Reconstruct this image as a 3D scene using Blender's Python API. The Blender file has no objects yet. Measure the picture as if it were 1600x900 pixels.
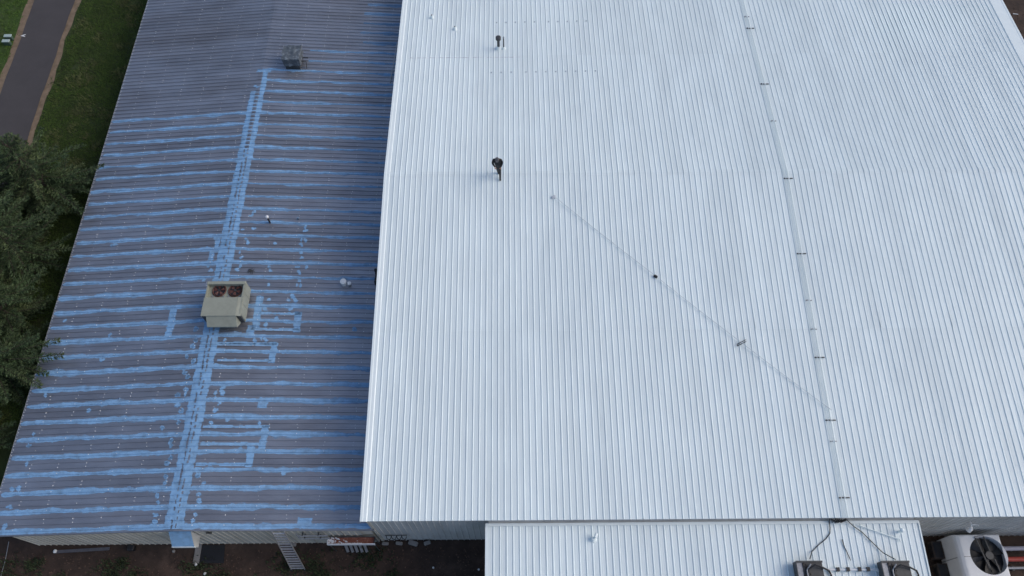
import bpy, math, random
import numpy as np
from mathutils import Vector, Matrix
random.seed(7); rng = np.random.default_rng(7)
scene = bpy.context.scene
COL = scene.collection
R = math.radians

# ------------------------------------------------------------------ camera
F_PX, PITCH, ROLL, CAM_H = 1210.0, R(61.98), 0.0075, 42.6
cam_data = bpy.data.cameras.new('camera'); cam = bpy.data.objects.new('camera', cam_data)
COL.objects.link(cam); scene.camera = cam
cam_data.sensor_width = 36.0; cam_data.lens = 36.0 * F_PX / 1600.0
cam_data.clip_start = 0.5; cam_data.clip_end = 2000
cam.matrix_world = Matrix.Translation((0, 0, CAM_H)) @ Matrix.Rotation(math.pi / 2 - PITCH, 4, 'X') @ Matrix.Rotation(-ROLL, 4, 'Z')

# ------------------------------------------------------------------ sky, sun, exposure
SUN_AZ, SUN_EL = R(6), R(40)          # azimuth measured from +X towards +Y
world = bpy.data.worlds.new('World'); scene.world = world; world.use_nodes = True
wn = world.node_tree.nodes; wl = world.node_tree.links
sky = wn.new('ShaderNodeTexSky'); sky.sky_type = 'NISHITA'; sky.sun_disc = False
sky.sun_elevation = SUN_EL; sky.sun_rotation = math.pi / 2 - SUN_AZ
sky.air_density = 1.0; sky.dust_density = 3.0; sky.ozone_density = 1.0; sky.altitude = 300
wl.new(sky.outputs[0], wn['Background'].inputs[0]); wn['Background'].inputs[1].default_value = 0.13
sun_d = bpy.data.lights.new('sun', 'SUN'); sun = bpy.data.objects.new('sun', sun_d); COL.objects.link(sun)
sun_d.energy = 0.8; sun_d.angle = R(40); sun_d.color = (1.0, 0.95, 0.88)
sdir = Vector((math.cos(SUN_AZ) * math.cos(SUN_EL), math.sin(SUN_AZ) * math.cos(SUN_EL), math.sin(SUN_EL)))
sun.rotation_euler = sdir.to_track_quat('Z', 'Y').to_euler(); sun.location = (60, 20, 60)
vs = scene.view_settings
vs.view_transform = 'Standard'; vs.look = 'None'; vs.exposure = 0.30; vs.gamma = 1.0; vs.use_curve_mapping = False

# ------------------------------------------------------------------ survey helpers: photo pixel -> place in the world
_f = np.array([0, math.cos(PITCH), -math.sin(PITCH)]); _u = np.array([0, math.sin(PITCH), math.cos(PITCH)])
def ray(x, y):
    u = (x - 800) / F_PX; v = (450 - y) / F_PX
    c, s = math.cos(ROLL), math.sin(ROLL)
    u, v = u * c + v * s, -u * s + v * c
    return np.array([1., 0, 0]) * u + _u * v + _f
def hit(x, y, p0, n):
    d = ray(x, y); o = np.array([0, 0, CAM_H]); n = np.array(n, float)
    return o + d * (((np.array(p0, float) - o) @ n) / (d @ n))
def at(x, y, z=0.0): return hit(x, y, (0, 0, z), (0, 0, 1))

PW = 0.94; RP = PW / 3                      # panel cover width, rib pitch
# white warehouse
WA = math.tan(R(4.24)); WX0, WX1 = -7.3, 33.36; WYE, WYR = 7.53, 26.71; WZE = 5.0; WZR = WZE + (WYR - WYE) * WA
WYB = 2 * WYR - WYE
def wz(y): return WZR - abs(y - WYR) * WA
def on_white(x, y):
    p = hit(x, y, (0, WYE, WZE), (0, -WA, 1))
    return p if p[1] <= WYR else hit(x, y, (0, WYR, WZR), (0, WA, 1))
# grey building: local v = Y - K (X - GXR)
GXR, GZR, GT, GK = -16.75, 3.4, 0.075, 0.0095; GX0, GX1 = -26.4, -7.02; GV0 = 7.45; GN = 47; GV1 = GV0 + GN * PW
GRIB = 8.607 - 9 * PW                       # phase of the lap ribs
def gz(x): return GZR - GT * abs(x - GXR)
def on_grey(x, y):
    p = hit(x, y, (GXR, 0, GZR), (-GT, 0, 1))
    return p if p[0] <= GXR else hit(x, y, (GXR, 0, GZR), (GT, 0, 1))
def gl(x, y):
    p = on_grey(x, y); return p[0], p[1] - GK * (p[0] - GXR)
# lower annex roof
AX0, AX1, AY0, AY1, AZ1 = at(759, 830, 4.45)[0], at(1434, 820, 4.45)[0], 0.6, 7.46, 4.52; AS = 0.06
def az(y): return AZ1 - (AY1 - y) * AS
def on_annex(x, y): return hit(x, y, (0, AY1, AZ1), (0, -AS, 1))

# ------------------------------------------------------------------ materials
def nd(m, t, **kw):
    n = m.node_tree.nodes.new(t)
    for k, v in kw.items(): setattr(n, k, v)
    return n
def mat(name, col, rough=0.6, var=0.15, scale=3.0, bump=0.0, bscale=20.0, metal=0.0, rnd=0.0, col2=None, c2scale=1.0, c2lo=0.5, c2hi=0.7,
        island=0.0, spec=0.5, stretch=(1, 1, 1), detail=6.0):
    m = bpy.data.materials.new(name); m.use_nodes = True
    L = m.node_tree.links; b = m.node_tree.nodes['Principled BSDF']
    b.inputs['Roughness'].default_value = rough; b.inputs['Metallic'].default_value = metal
    b.inputs['Specular IOR Level'].default_value = spec
    geo = nd(m, 'ShaderNodeNewGeometry'); mp = nd(m, 'ShaderNodeMapping'); mp.inputs['Scale'].default_value = stretch
    L.new(geo.outputs['Position'], mp.inputs['Vector'])
    n1 = nd(m, 'ShaderNodeTexNoise'); n1.inputs['Scale'].default_value = scale; n1.inputs['Detail'].default_value = detail; n1.inputs['Roughness'].default_value = .65
    L.new(mp.outputs[0], n1.inputs['Vector'])
    base = nd(m, 'ShaderNodeRGB'); base.outputs[0].default_value = (*col, 1); src = base.outputs[0]
    if col2:
        n2 = nd(m, 'ShaderNodeTexNoise'); n2.inputs['Scale'].default_value = c2scale; n2.inputs['Detail'].default_value = 8; n2.inputs['Roughness'].default_value = .7
        L.new(mp.outputs[0], n2.inputs['Vector'])
        r = nd(m, 'ShaderNodeMapRange'); r.inputs[1].default_value = c2lo; r.inputs[2].default_value = c2hi
        L.new(n2.outputs[0], r.inputs[0])
        mx = nd(m, 'ShaderNodeMix', data_type='RGBA'); mx.inputs[7].default_value = (*col2, 1)
        L.new(r.outputs[0], mx.inputs[0]); L.new(src, mx.inputs[6]); src = mx.outputs[2]
    val = nd(m, 'ShaderNodeMapRange'); val.inputs[1].default_value = .3; val.inputs[2].default_value = .7
    val.inputs[3].default_value = 1 - var; val.inputs[4].default_value = 1 + var
    L.new(n1.outputs[0], val.inputs[0]); vsrc = val.outputs[0]
    for amt, getter in ((rnd, 'obj'), (island, 'isl')):
        if amt:
            if getter == 'obj': o = nd(m, 'ShaderNodeObjectInfo').outputs['Random']
            else: o = geo.outputs['Random Per Island']
            rr = nd(m, 'ShaderNodeMapRange'); rr.inputs[3].default_value = 1 - amt; rr.inputs[4].default_value = 1 + amt
            L.new(o, rr.inputs[0]); mu = nd(m, 'ShaderNodeMath', operation='MULTIPLY')
            L.new(vsrc, mu.inputs[0]); L.new(rr.outputs[0], mu.inputs[1]); vsrc = mu.outputs[0]
    mm = nd(m, 'ShaderNodeVectorMath', operation='SCALE'); L.new(src, mm.inputs[0]); L.new(vsrc, mm.inputs['Scale'])
    L.new(mm.outputs[0], b.inputs['Base Color'])
    if bump:
        n3 = nd(m, 'ShaderNodeTexNoise'); n3.inputs['Scale'].default_value = bscale; n3.inputs['Detail'].default_value = 5
        L.new(geo.outputs['Position'], n3.inputs['Vector'])
        bp = nd(m, 'ShaderNodeBump'); bp.inputs['Strength'].default_value = bump; bp.inputs['Distance'].default_value = 0.02
        L.new(n3.outputs[0], bp.inputs['Height']); L.new(bp.outputs[0], b.inputs['Normal'])
    return m
M = {}
M['white_roof'] = mat('white_roof_coating', (.71, .79, .80), .42, .045, 1.3, .12, 9, rnd=.03, stretch=(1, .25, 1), col2=(.645, .725, .745), c2scale=.5, c2lo=.45, c2hi=.8)
M['white_trim'] = mat('white_trim', (.74, .81, .815), .4, .03, 2, .08, 10)
M['grey_roof'] = mat('grey_roof_steel', (.345, .362, .405), .38, .18, .9, .1, 8, rnd=.07, metal=.74, stretch=(.3, 1, 1), col2=(.30, .30, .322), c2scale=.35, c2lo=.4, c2hi=.65)
M['blue'] = mat('blue_sealant', (.215, .39, .60), .5, .16, 2.2, .2, 14, col2=(.155, .25, .37), c2scale=2.4, c2lo=.46, c2hi=.74, island=.0)
M['thin_blue'] = mat('thin_blue_sealant', (.165, .28, .43), .5, .18, 2.2, .2, 14, col2=(.15, .19, .26), c2scale=1.4, c2lo=.48, c2hi=.66, stretch=(.35, 1.6, 1))
M['screw'] = mat('screw_head', (.78, .79, .80), .35, .2, 30)
M['wall'] = mat('pale_wall_steel', (.55, .53, .47), .5, .12, 1.2, .08, 8, rnd=.05, col2=(.40, .38, .33), c2scale=.9, c2lo=.5, c2hi=.75, stretch=(1, 1, .3))
M['wwall'] = mat('grey_wall_steel', (.55, .56, .55), .5, .12, 1.2, .08, 8, rnd=.05, col2=(.42, .42, .40), c2scale=.9, c2lo=.5, c2hi=.75, stretch=(1, 1, .3))
M['tan'] = mat('tan_enamel', (.285, .295, .24), .45, .08, 2.5, .06, 12, col2=(.235, .24, .195), c2scale=2, c2lo=.5, c2hi=.8)
M['rust'] = mat('rust', (.17, .055, .035), .8, .3, 14, .3, 30, col2=(.30, .16, .12), c2scale=8)
M['fan_rust'] = mat('fan_rust', (.085, .028, .022), .7, .3, 14, .2, 30, col2=(.20, .12, .10), c2scale=9)
M['fan_blade'] = mat('fan_blade', (.022, .022, .024), .5, .2, 8)
M['black'] = mat('black_plastic', (.012, .012, .014), .5, .2, 8)
M['dark'] = mat('dark_steel', (.045, .047, .05), .5, .25, 6, .1, 20)
M['tarp'] = mat('grey_tarp', (.085, .10, .115), .40, .25, 6, .5, 9, col2=(.17, .195, .22), c2scale=3, c2lo=.5, c2hi=.62)
M['alu'] = mat('aluminium', (.42, .42, .43), .38, .15, 10, metal=.6)
M['galv'] = mat('galvanised', (.30, .31, .33), .45, .2, 12, metal=.4)
M['pvc'] = mat('white_pvc', (.74, .75, .75), .4, .06, 6)
M['cable'] = mat('black_cable', (.018, .018, .02), .55, .1, 10)
M['rope'] = mat('pale_cable', (.57, .62, .66), .6, .12, 10)
M['asphalt'] = mat('asphalt', (.060, .053, .054), .9, .10, .8, .3, 40, col2=(.052, .047, .048), c2scale=.25)
M['verge'] = mat('dirt_verge', (.19, .135, .088), .95, .25, 2.5, .5, 12, col2=(.13, .092, .056), c2scale=1.2)
M['dirt'] = mat('brown_dirt', (.042, .026, .019), .95, .4, 1.6, .6, 6, col2=(.085, .054, .040), c2scale=.55, c2lo=.52, c2hi=.72)
M['soil'] = mat('dark_soil_under_grass', (.026, .040, .008), .95, .4, 1.2, .5, 8, col2=(.045, .036, .02), c2scale=.5, c2lo=.58, c2hi=.75)
M['lawn'] = mat('lawn', (.036, .070, .007), .9, .3, 2, .4, 10, col2=(.04, .05, .014), c2scale=.5)
M['grass'] = mat('grass_blade', (.042, .078, .007), .8, .35, .5, island=.3, col2=(.080, .086, .020), c2scale=.45, c2lo=.55, c2hi=.72)
M['lawn_blade'] = mat('lawn_blade', (.055, .112, .010), .8, .25, .6, island=.35)
M['weed'] = mat('weed_leaf', (.024, .036, .013), .8, .3, .8, island=.45)
M['bank_weed'] = mat('bank_weed', (.080, .092, .028), .8, .3, .8, island=.4)
M['old_board'] = mat('old_board', (.085, .085, .10), .8, .2, 6)
M['litter'] = mat('dead_leaf', (.075, .045, .032), .9, .3, 2, island=.55)
M['needle'] = mat('conifer_needles', (.046, .076, .029), .75, .3, .9, island=.6, col2=(.090, .112, .042), c2scale=.6, c2lo=.5, c2hi=.68)
M['bark'] = mat('bark', (.055, .042, .034), .95, .3, 10, .6, 20)
M['concrete'] = mat('concrete', (.22, .21, .20), .9, .15, 5, .3, 20)
M['cloth'] = mat('black_cloth', (.013, .013, .015), .8, .25, 12)
M['denim'] = mat('dark_trousers', (.030, .032, .036), .85, .25, 12)
M['skin'] = mat('skin', (.38, .22, .16), .55, .05, 8)
M['cap'] = mat('grey_cap', (.085, .09, .10), .8, .12, 20)
M['uwhite'] = mat('off_white_moulding', (.66, .67, .68), .38, .05, 3, .04, 10)
M['green'] = mat('green_box', (.06, .10, .075), .55, .1, 6)
M['pale'] = mat('pale_lid', (.34, .42, .40), .55, .08, 6)
M['red'] = mat('red_pipe', (.36, .045, .03), .5, .15, 8)
M['lilac'] = mat('grey_lilac_pipe', (.30, .30, .36), .5, .1, 8)
M['grime'] = mat('lap_grime', (.50, .54, .58), .7, .3, 5, col2=(.72, .77, .79), c2scale=2.5, c2lo=.40, c2hi=.55)
M['whiteflake'] = mat('white_flaking_paint', (.60, .62, .65), .7, .2, 9)

# ------------------------------------------------------------------ mesh helpers
def tag(o, label=None, cat=None, group=None, kind=None):
    if label: o['label'] = label
    if cat: o['category'] = cat
    if group: o['group'] = group
    if kind: o['kind'] = kind
    return o
def empty(name, loc, label, cat, group=None):
    o = bpy.data.objects.new(name, None); COL.objects.link(o); o.location = tuple(float(c) for c in loc); o.empty_display_size = .2
    return tag(o, label, cat, group)
def wloc(o):
    v = Vector((0, 0, 0))
    while o: v += Vector(o.location); o = o.parent
    return v
def link(name, me, parent=None, loc=(0, 0, 0)):
    o = bpy.data.objects.new(name, me); COL.objects.link(o); o.parent = parent; o.location = loc
    return o
class MB:
    """collects geometry in world coordinates; build() links it as one mesh object"""
    def __init__(s): s.v = []; s.f = []; s.m = []; s.mi = 0
    def add(s, vs_, fs):
        n = len(s.v); s.v += [tuple(map(float, p)) for p in vs_]
        s.f += [tuple(i + n for i in f) for f in fs]; s.m += [s.mi] * len(fs); return s
    def box(s, x0, x1, y0, y1, z0, z1, M_=None):
        P = [Vector((x, y, z)) for z in (z0, z1) for y in (y0, y1) for x in (x0, x1)]
        if M_: P = [M_ @ p for p in P]
        return s.add(P, [(0, 2, 3, 1), (4, 5, 7, 6), (0, 1, 5, 4), (2, 6, 7, 3), (0, 4, 6, 2), (1, 3, 7, 5)])
    def rbox(s, x0, x1, y0, y1, z0, z1, b=.03, M_=None):
        """box with chamfered vertical edges and a chamfered top edge"""
        rings = []
        for z, i in ((z0, 0), (z1 - b, 0), (z1, b)):
            a0, a1, c0, c1 = x0 + i, x1 - i, y0 + i, y1 - i; k = b
            rings.append([Vector(p) for p in ((a0 + k, c0, z), (a1 - k, c0, z), (a1, c0 + k, z), (a1, c1 - k, z), (a1 - k, c1, z), (a0 + k, c1, z), (a0, c1 - k, z), (a0, c0 + k, z))])
        P = [p for r_ in rings for p in r_]
        if M_: P = [M_ @ p for p in P]
        fs = [tuple(range(7, -1, -1)), tuple(range(16, 24))]
        for k in (0, 8):
            for i in range(8): j = (i + 1) % 8; fs.append((k + i, k + j, k + 8 + j, k + 8 + i))
        return s.add(P, fs)
    def tube(s, pts, r, n=8, cap=True):
        pts = [Vector(p) for p in pts]; rs = r if isinstance(r, (list, tuple)) else [r] * len(pts)
        rings = []; 
        for i, p in enumerate(pts):
            d = (pts[min(i + 1, len(pts) - 1)] - pts[max(i - 1, 0)]).normalized()
            a = Vector((0, 0, 1)) if abs(d.z) < .9 else Vector((1, 0, 0))
            u = d.cross(a).normalized(); w = d.cross(u)
            rings.append([p + (u * math.cos(t) + w * math.sin(t)) * rs[i] for t in [2 * math.pi * k / n for k in range(n)]])
        P = [q for r_ in rings for q in r_]; fs = []
        for k in range(len(pts) - 1):
            for i in range(n): j = (i + 1) % n; fs.append((k * n + i, k * n + j, k * n + n + j, k * n + n + i))
        if cap: fs += [tuple(range(n - 1, -1, -1)), tuple(range((len(pts) - 1) * n, len(pts) * n))]
        return s.add(P, fs)
    def cyl(s, c, r, z0, z1, n=16, r2=None):
        return s.tube([(c[0], c[1], z0), (c[0], c[1], z1)], [r, r if r2 is None else r2], n)
    def poly(s, pts): return s.add(pts, [tuple(range(len(pts)))])
    def slab(s, pts, h):
        n = len(pts); top = [Vector(p) for p in pts]; bot = [p - Vector((0, 0, h)) for p in top]
        return s.add(top + bot, [tuple(range(n)), tuple(range(2 * n - 1, n - 1, -1))] + [(i, i + n, (i + 1) % n + n, (i + 1) % n) for i in range(n)])
    def build(s, name, mat_, parent=None, smooth=False, **kw):
        o_ = wloc(parent) if parent else Vector((0, 0, 0))
        if not parent and s.v:
            A = np.array(s.v); o_ = Vector((float(A[:, 0].mean()), float(A[:, 1].mean()), float(A[:, 2].min())))
        me = bpy.data.meshes.new(name)
        me.from_pydata([(p[0] - o_.x, p[1] - o_.y, p[2] - o_.z) for p in s.v], [], s.f)
        ms = mat_ if isinstance(mat_, (list, tuple)) else [mat_]
        for m in ms: me.materials.append(M[m] if isinstance(m, str) else m)
        if len(ms) > 1: me.polygons.foreach_set('material_index', s.m)
        if smooth:
            me.polygons.foreach_set('use_smooth', [True] * len(me.polygons))
        me.update()
        o = link(name, me, parent, (0, 0, 0) if parent else o_)
        return tag(o, **kw) if kw else o
def arrays_obj(name, V, Fc, mat_, **kw):
    me = bpy.data.meshes.new(name); V = np.asarray(V, np.float32); Fc = np.asarray(Fc, np.int32); k = Fc.shape[1]
    me.vertices.add(len(V)); me.vertices.foreach_set('co', V.ravel())
    me.loops.add(Fc.size); me.loops.foreach_set('vertex_index', Fc.ravel())
    me.polygons.add(len(Fc)); me.polygons.foreach_set('loop_start', np.arange(0, Fc.size, k, dtype=np.int32))
    me.polygons.foreach_set('loop_total', np.full(len(Fc), k, np.int32))
    me.materials.append(M[mat_]); me.update(); me.validate()
    return me

# ------------------------------------------------------------------ rib profile shared by all roof and wall sheets
RH, RB, RTW = 0.032, 0.037, 0.014           # white roof and walls
GH, GB_, GTW = 0.047, 0.030, 0.016           # steeper ribs of the grey roof
def prof(u, RH=RH, RB=RB, RTW=RTW):
    """height of the sheet at distance u from a rib centre (pitch RP)"""
    u = (u + RP / 2) % RP - RP / 2; a = abs(u)
    return RH if a <= RTW else max(0., RH * (RB - a) / (RB - RTW))
def section(width=PW, RH=RH, RB=RB, RTW=RTW):
    """cross section points (s, h) of one panel, ribs at 0, RP, 2RP and the overlapping rib at width"""
    pts = []
    n = int(round(width / RP))
    for k in range(n + 1):
        c = k * RP
        for ds, h in ((-RB, 0), (-RTW, RH), (RTW, RH), (RB, 0)):
            s_ = c + ds
            if k == 0 and ds < -RTW: continue
            if k == n and ds > RTW: continue
            pts.append((s_, h))
        if k < n:
            for g in (.36, .64):                       # two shallow stiffening swages in the pan
                q = c + RP * g; pts += [(q - .012, 0), (q, .0035), (q + .012, 0)]
    return pts
def sheet_mesh(name, length_pts, across, mat_, thick=0.004, wob=0.0, seed=0, width=PW, skew=0.0):
    """a ribbed sheet: length_pts = [(along, z)], across = axis of the ribs' spacing ('x' or 'y')"""
    rd = random.Random(seed); sec = section(width) if across == 'x' else section(width, GH, GB_, GTW); n = len(sec); V = []; Fc = []
    for i, (l, z) in enumerate(length_pts):
        for k, (s_, h) in enumerate(sec):
            w = rd.uniform(-wob, wob) if 0 < i < len(length_pts) - 1 else 0
            V.append((s_, l, z + h + w) if across == 'x' else (l, s_ + skew * l, z + h + w))
    for i in range(len(length_pts) - 1):
        for k in range(n - 1):
            q = (i * n + k, i * n + k + 1, (i + 1) * n + k + 1, (i + 1) * n + k)
            Fc.append(q if across == 'x' else q[::-1])
    # folded-down ends give the sheet a visible edge
    for i, flip in ((0, False), (len(length_pts) - 1, True)):
        b = len(V); V += [(p[0], p[1], p[2] - thick) for p in V[i * n:(i + 1) * n]]
        for k in range(n - 1):
            q = (i * n + k, b + k, b + k + 1, i * n + k + 1); Fc.append(q[::-1] if flip else q)
    me = bpy.data.meshes.new(name); me.from_pydata(V, [], Fc); me.materials.append(M[mat_]); me.update(); return me
def wall_sheet(name, z0, z1s, mat_, width=PW, sign=-1):
    """vertical ribbed wall sheet along local x; top follows z1s=(left,right); ribs point to sign*y"""
    sec = section(width); V = []; Fc = []; n = len(sec)
    for s_, h in sec: V.append((s_, sign * h, z0))
    for s_, h in sec: V.append((s_, sign * h, z1s[0] + (z1s[1] - z1s[0]) * s_ / width))
    for k in range(n - 1): Fc.append((k, k + 1, n + k + 1, n + k))
    me = bpy.data.meshes.new(name); me.from_pydata(V, [], Fc); me.materials.append(M[mat_]); me.update(); return me

# ================================================================== GROUND
YD = 0.75                                    # the yard in front of the buildings lies this much lower
def ground_z(y): return -YD * min(1., max(0., (12.5 - y) / 4.5))
gy_ = [-300, 0, 4, 8, 8.9, 9.8, 10.7, 11.6, 12.5, 40, 500]
g = MB(); g.add([(x_, y_, ground_z(y_) - .02) for y_ in gy_ for x_ in (-400, 400)], [(2 * i, 2 * i + 1, 2 * i + 3, 2 * i + 2) for i in range(len(gy_) - 1)])
g.build('ground', 'dirt', kind='structure')
def strip(name, left, right, z, m, **kw):
    b = MB(); n = len(left)
    b.add([(p[0], p[1], z + ground_z(p[1])) for p in left] + [(p[0], p[1], z + ground_z(p[1])) for p in right], [(i, i + n, i + n + 1, i + 1) for i in range(n - 1)])
    return b.build(name, m, **kw)
def line_pts(p, q, ys, wav=0., ph=0.):
    (x0, y0), (x1, y1) = p[:2], q[:2]; k = (x1 - x0) / (y1 - y0)
    return [(x0 + k * (y - y0) + wav * math.sin(y * .9 + ph) + wav * .6 * math.sin(y * 2.3 + ph * 2), y) for y in ys]
ys = np.arange(-40, 160, .5)
rl0, rl1 = at(54.7, 0), at(10.7, 120); rr0, rr1 = at(117, 0), at(47, 205)
RL = line_pts(rl0, rl1, ys, .02); RR = line_pts(rr0, rr1, ys, .03, 2)
VL = [(x - .46 - .05 * math.sin(y * .7) - .03 * math.sin(y * 1.9), y) for x, y in RL]
VR = [(x + .40 + .05 * math.sin(y * .8 + 1) + .04 * math.sin(y * 2.1), y) for x, y in RR]
LL = [(x - 90, y) for x, y in RL]
strip('lawn', LL, [(x + .1, y) for x, y in VL], -.008, 'lawn', kind='structure')
strip('dirt_verge', [(x - .05, y) for x, y in VL], [(x + .1, y) for x, y in RL], .0, 'verge', kind='structure')
strip('dirt_verge', [(x - .1, y) for x, y in RR], VR, .0, 'verge', kind='structure')
strip('road', RL, RR, .03, 'asphalt', kind='structure')
strip('grass_bank', [(x - .1, y) for x, y in VR if y > 9.5], [(-27.6 + .25 * math.sin(y * 1.7), y) for x, y in VR if y > 9.5], -.008, 'soil', kind='structure')

def tufts(name, pts, hgt, wid, mat_, blades=5, lean=.6, **kw):
    """grass or leaf tufts as one mesh of small triangles"""
    pts = np.asarray(pts); N = len(pts) * blades; P = np.repeat(pts, blades, 0)
    a = rng.uniform(0, 2 * np.pi, N); h = hgt * rng.uniform(.5, 1.3, N); w = wid * rng.uniform(.6, 1.4, N)
    P = P + np.c_[rng.normal(0, wid * 1.5, (N, 2)), np.zeros(N)]
    d = np.c_[np.cos(a), np.sin(a)]; q = np.c_[-np.sin(a), np.cos(a)]
    A = P + np.c_[q * w[:, None] / 2, np.zeros(N)]; B = P - np.c_[q * w[:, None] / 2, np.zeros(N)]
    C = P + np.c_[d * (h * lean)[:, None], h]
    V = np.stack([A, B, C], 1).reshape(-1, 3); Fc = np.arange(len(V)).reshape(-1, 3)
    o = link(name, arrays_obj(name, V, Fc, mat_)); return tag(o, **kw)
def xr(arr, y): return float(np.interp(y, [p[1] for p in arr], [p[0] for p in arr]))
P = []
while len(P) < 34000:
    y = rng.uniform(14, 62); a, b_ = xr(VR, y) + .12, -27.7 + .25 * math.sin(y * 1.7)
    if b_ <= a: continue
    x = rng.uniform(a, b_)
    n_ = math.sin(x * 1.3 + y * .5) + math.sin(y * 1.1 - x * .7) + rng.normal(0, .8)
    if n_ > -1.6: P.append((x, y, 0.))
tufts('grass', P, .075, .045, 'grass', 5, .9, label='rough dark green grass between the road and the striped roof', cat='grass', kind='stuff')
P = []
for _ in range(46):
    cy = rng.uniform(30, 52); cx = xr(VR, cy) + (-26.9 - xr(VR, cy)) * rng.uniform(.05, .98); cr = rng.uniform(.25, .8)
    for _ in range(int(60 * cr)): P.append((min(-26.95, rng.normal(cx, cr * .5)), rng.normal(cy, cr * .5), 0.))
tufts('weeds', P, .15, .055, 'bank_weed', 5, .9, label='taller pale green weed clumps in the rough grass by the road', cat='weeds', kind='stuff')
P = []
while len(P) < 5000:
    y = rng.uniform(30, 62); x = xr(VL, y) - abs(rng.normal(0, 4)); P.append((x, y, 0.))
tufts('grass', P, .07, .06, 'lawn_blade', 6, .8, label='mown bright green lawn left of the road', cat='grass', kind='stuff')
P = []
cl = [(rng.uniform(-30, -3), rng.uniform(3, 6.9), rng.uniform(.3, 1.1)) for _ in range(34)]
for cx, cy, cr in cl:
    for _ in range(int(70 * cr)): P.append((rng.normal(cx, cr * .5), min(rng.normal(cy, cr * .4), 7.2), -YD - .02))
tufts('weeds', P, .16, .075, 'weed', 6, .7, label='low dark weeds on the bare earth in front of the buildings', cat='weeds', kind='stuff')
P = [(rng.uniform(-30, 40), rng.uniform(2, 7.2), -YD - .01) for _ in range(5000)] + [(rng.uniform(33.6, 45), rng.uniform(36, 60), .005) for _ in range(1500)]
tufts('leaf_litter', P, .03, .09, 'litter', 2, 2.5, label='scattered brown dead leaves and twigs on the bare earth', cat='leaves', kind='stuff')

# ================================================================== WHITE WAREHOUSE
WB = empty('warehouse', (WX0, WYE, 0), 'large warehouse with a coated white ribbed metal roof', 'building')
def slope_pts(y0, y1, n, fn, lift=0.): return [(y, fn(y) + lift) for y in np.linspace(y0, y1, n)]
WLAP1, WLAP2 = 17.16, 36.48
segs = [(WYE, WLAP1 + .08, 0.0), (WLAP1 - .08, WYR, .005), (WYR, WLAP2 + .08, .005), (WLAP2 - .08, WYB, 0.0)]
nW = int((WX1 - WX0 - .42) / PW)
X_first = WX0 + .30
def add_panel(name, me, parent, loc):
    return link(name, me, parent, Vector(loc) - wloc(parent))
for si, (a, b_, lift) in enumerate(segs):
    var = [sheet_mesh('roof_panel', slope_pts(a, b_, 9, wz, lift), 'x', 'white_roof', .012, .0025, 10 * si + q) for q in range(4)]
    for k in range(nW):
        add_panel('roof_panel', var[random.randrange(4)], WB, (X_first + k * PW, 0, 0))
wend = X_first + nW * PW
capm = sheet_mesh('ridge_cap', [(WYR - .16, wz(WYR - .16) + .011), (WYR, WZR + .010), (WYR + .16, wz(WYR + .16) + .011)], 'x', 'white_roof', .004)
for k in range(nW): add_panel('ridge_cap', capm, WB, (X_first + k * PW, 0, 0))
def rake(x0, x1, outer, name='rake_trim'):
    """folded edge trim over the rake: flat on the ribs, stepped outer lip and a drop face"""
    b = MB(); sg = -1 if outer == x0 else 1; inner = x1 if outer == x0 else x0
    ysl = [WYE - .02, WYR, WYB + .02]
    pr = [(inner, .002), (inner + sg * .05, .042), (outer - sg * .16, .044), (outer - sg * .12, .058), (outer - sg * .01, .060), (outer, .045), (outer + sg * .005, -.22)]
    V = [(x, y, wz(y) + h) for y in ysl for x, h in pr]; n = len(pr)
    fs = []
    for i in range(2):
        for k in range(n - 1):
            q = (i * n + k, i * n + k + 1, (i + 1) * n + k + 1, (i + 1) * n + k); fs.append(q)
    b.add(V, fs); b.build(name, 'white_trim', WB)
rake(WX0, X_first + .05, WX0); rake(wend - .05, WX1, WX1)
# eave trim: thin white turned edge, rib closures below it
b = MB(); b.box(WX0 + .02, WX1 - .02, WYE + .02, WYE + .05, WZE - .16, WZE - .005); b.build('eave_trim', 'wwall', WB)
b = MB(); b.box(WX0 + .02, WX1 - .02, WYB - .05, WYB - .02, WZE - .16, WZE - .005); b.build('eave_trim', 'wwall', WB)
# walls: ribbed sheets
wm = wall_sheet('wall_panel', -YD - .05, (WZE - .06, WZE - .06), 'wwall')
x = WX0 + .22
while x + PW < WX1 - .1:
    add_panel('wall_panel', wm, WB, (x, WYE + .16, 0)); x += PW
b = MB(); b.box(WX0 + .2, WX1 - .2, WYE + .165, WYB - .15, -YD - .05, WZE - .1); b.build('wall', 'wwall', WB)
b = MB()
for xx in (WX0 + .19, WX1 - .21): b.add([(xx, WYE + .17, WZE - .12), (xx + .02, WYE + .17, WZE - .12), (xx + .02, WYB - .16, WZE - .12), (xx, WYB - .16, WZE - .12), (xx, WYR, WZR - .04), (xx + .02, WYR, WZR - .04)], [(0, 3, 4), (1, 5, 2), (0, 4, 5, 1), (3, 2, 5, 4)])
b.build('gable', 'wwall', WB)
# corner flashing of the white front wall
b = MB(); b.box(WX0 + .17, WX0 + .30, WYE + .10, WYE + .155, -YD - .05, WZE - .1); b.build('corner_trim', 'wall', WB)

def drape(cells_fn, x0, x1, y0, y1, step, zfn, mask):
    pass
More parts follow.
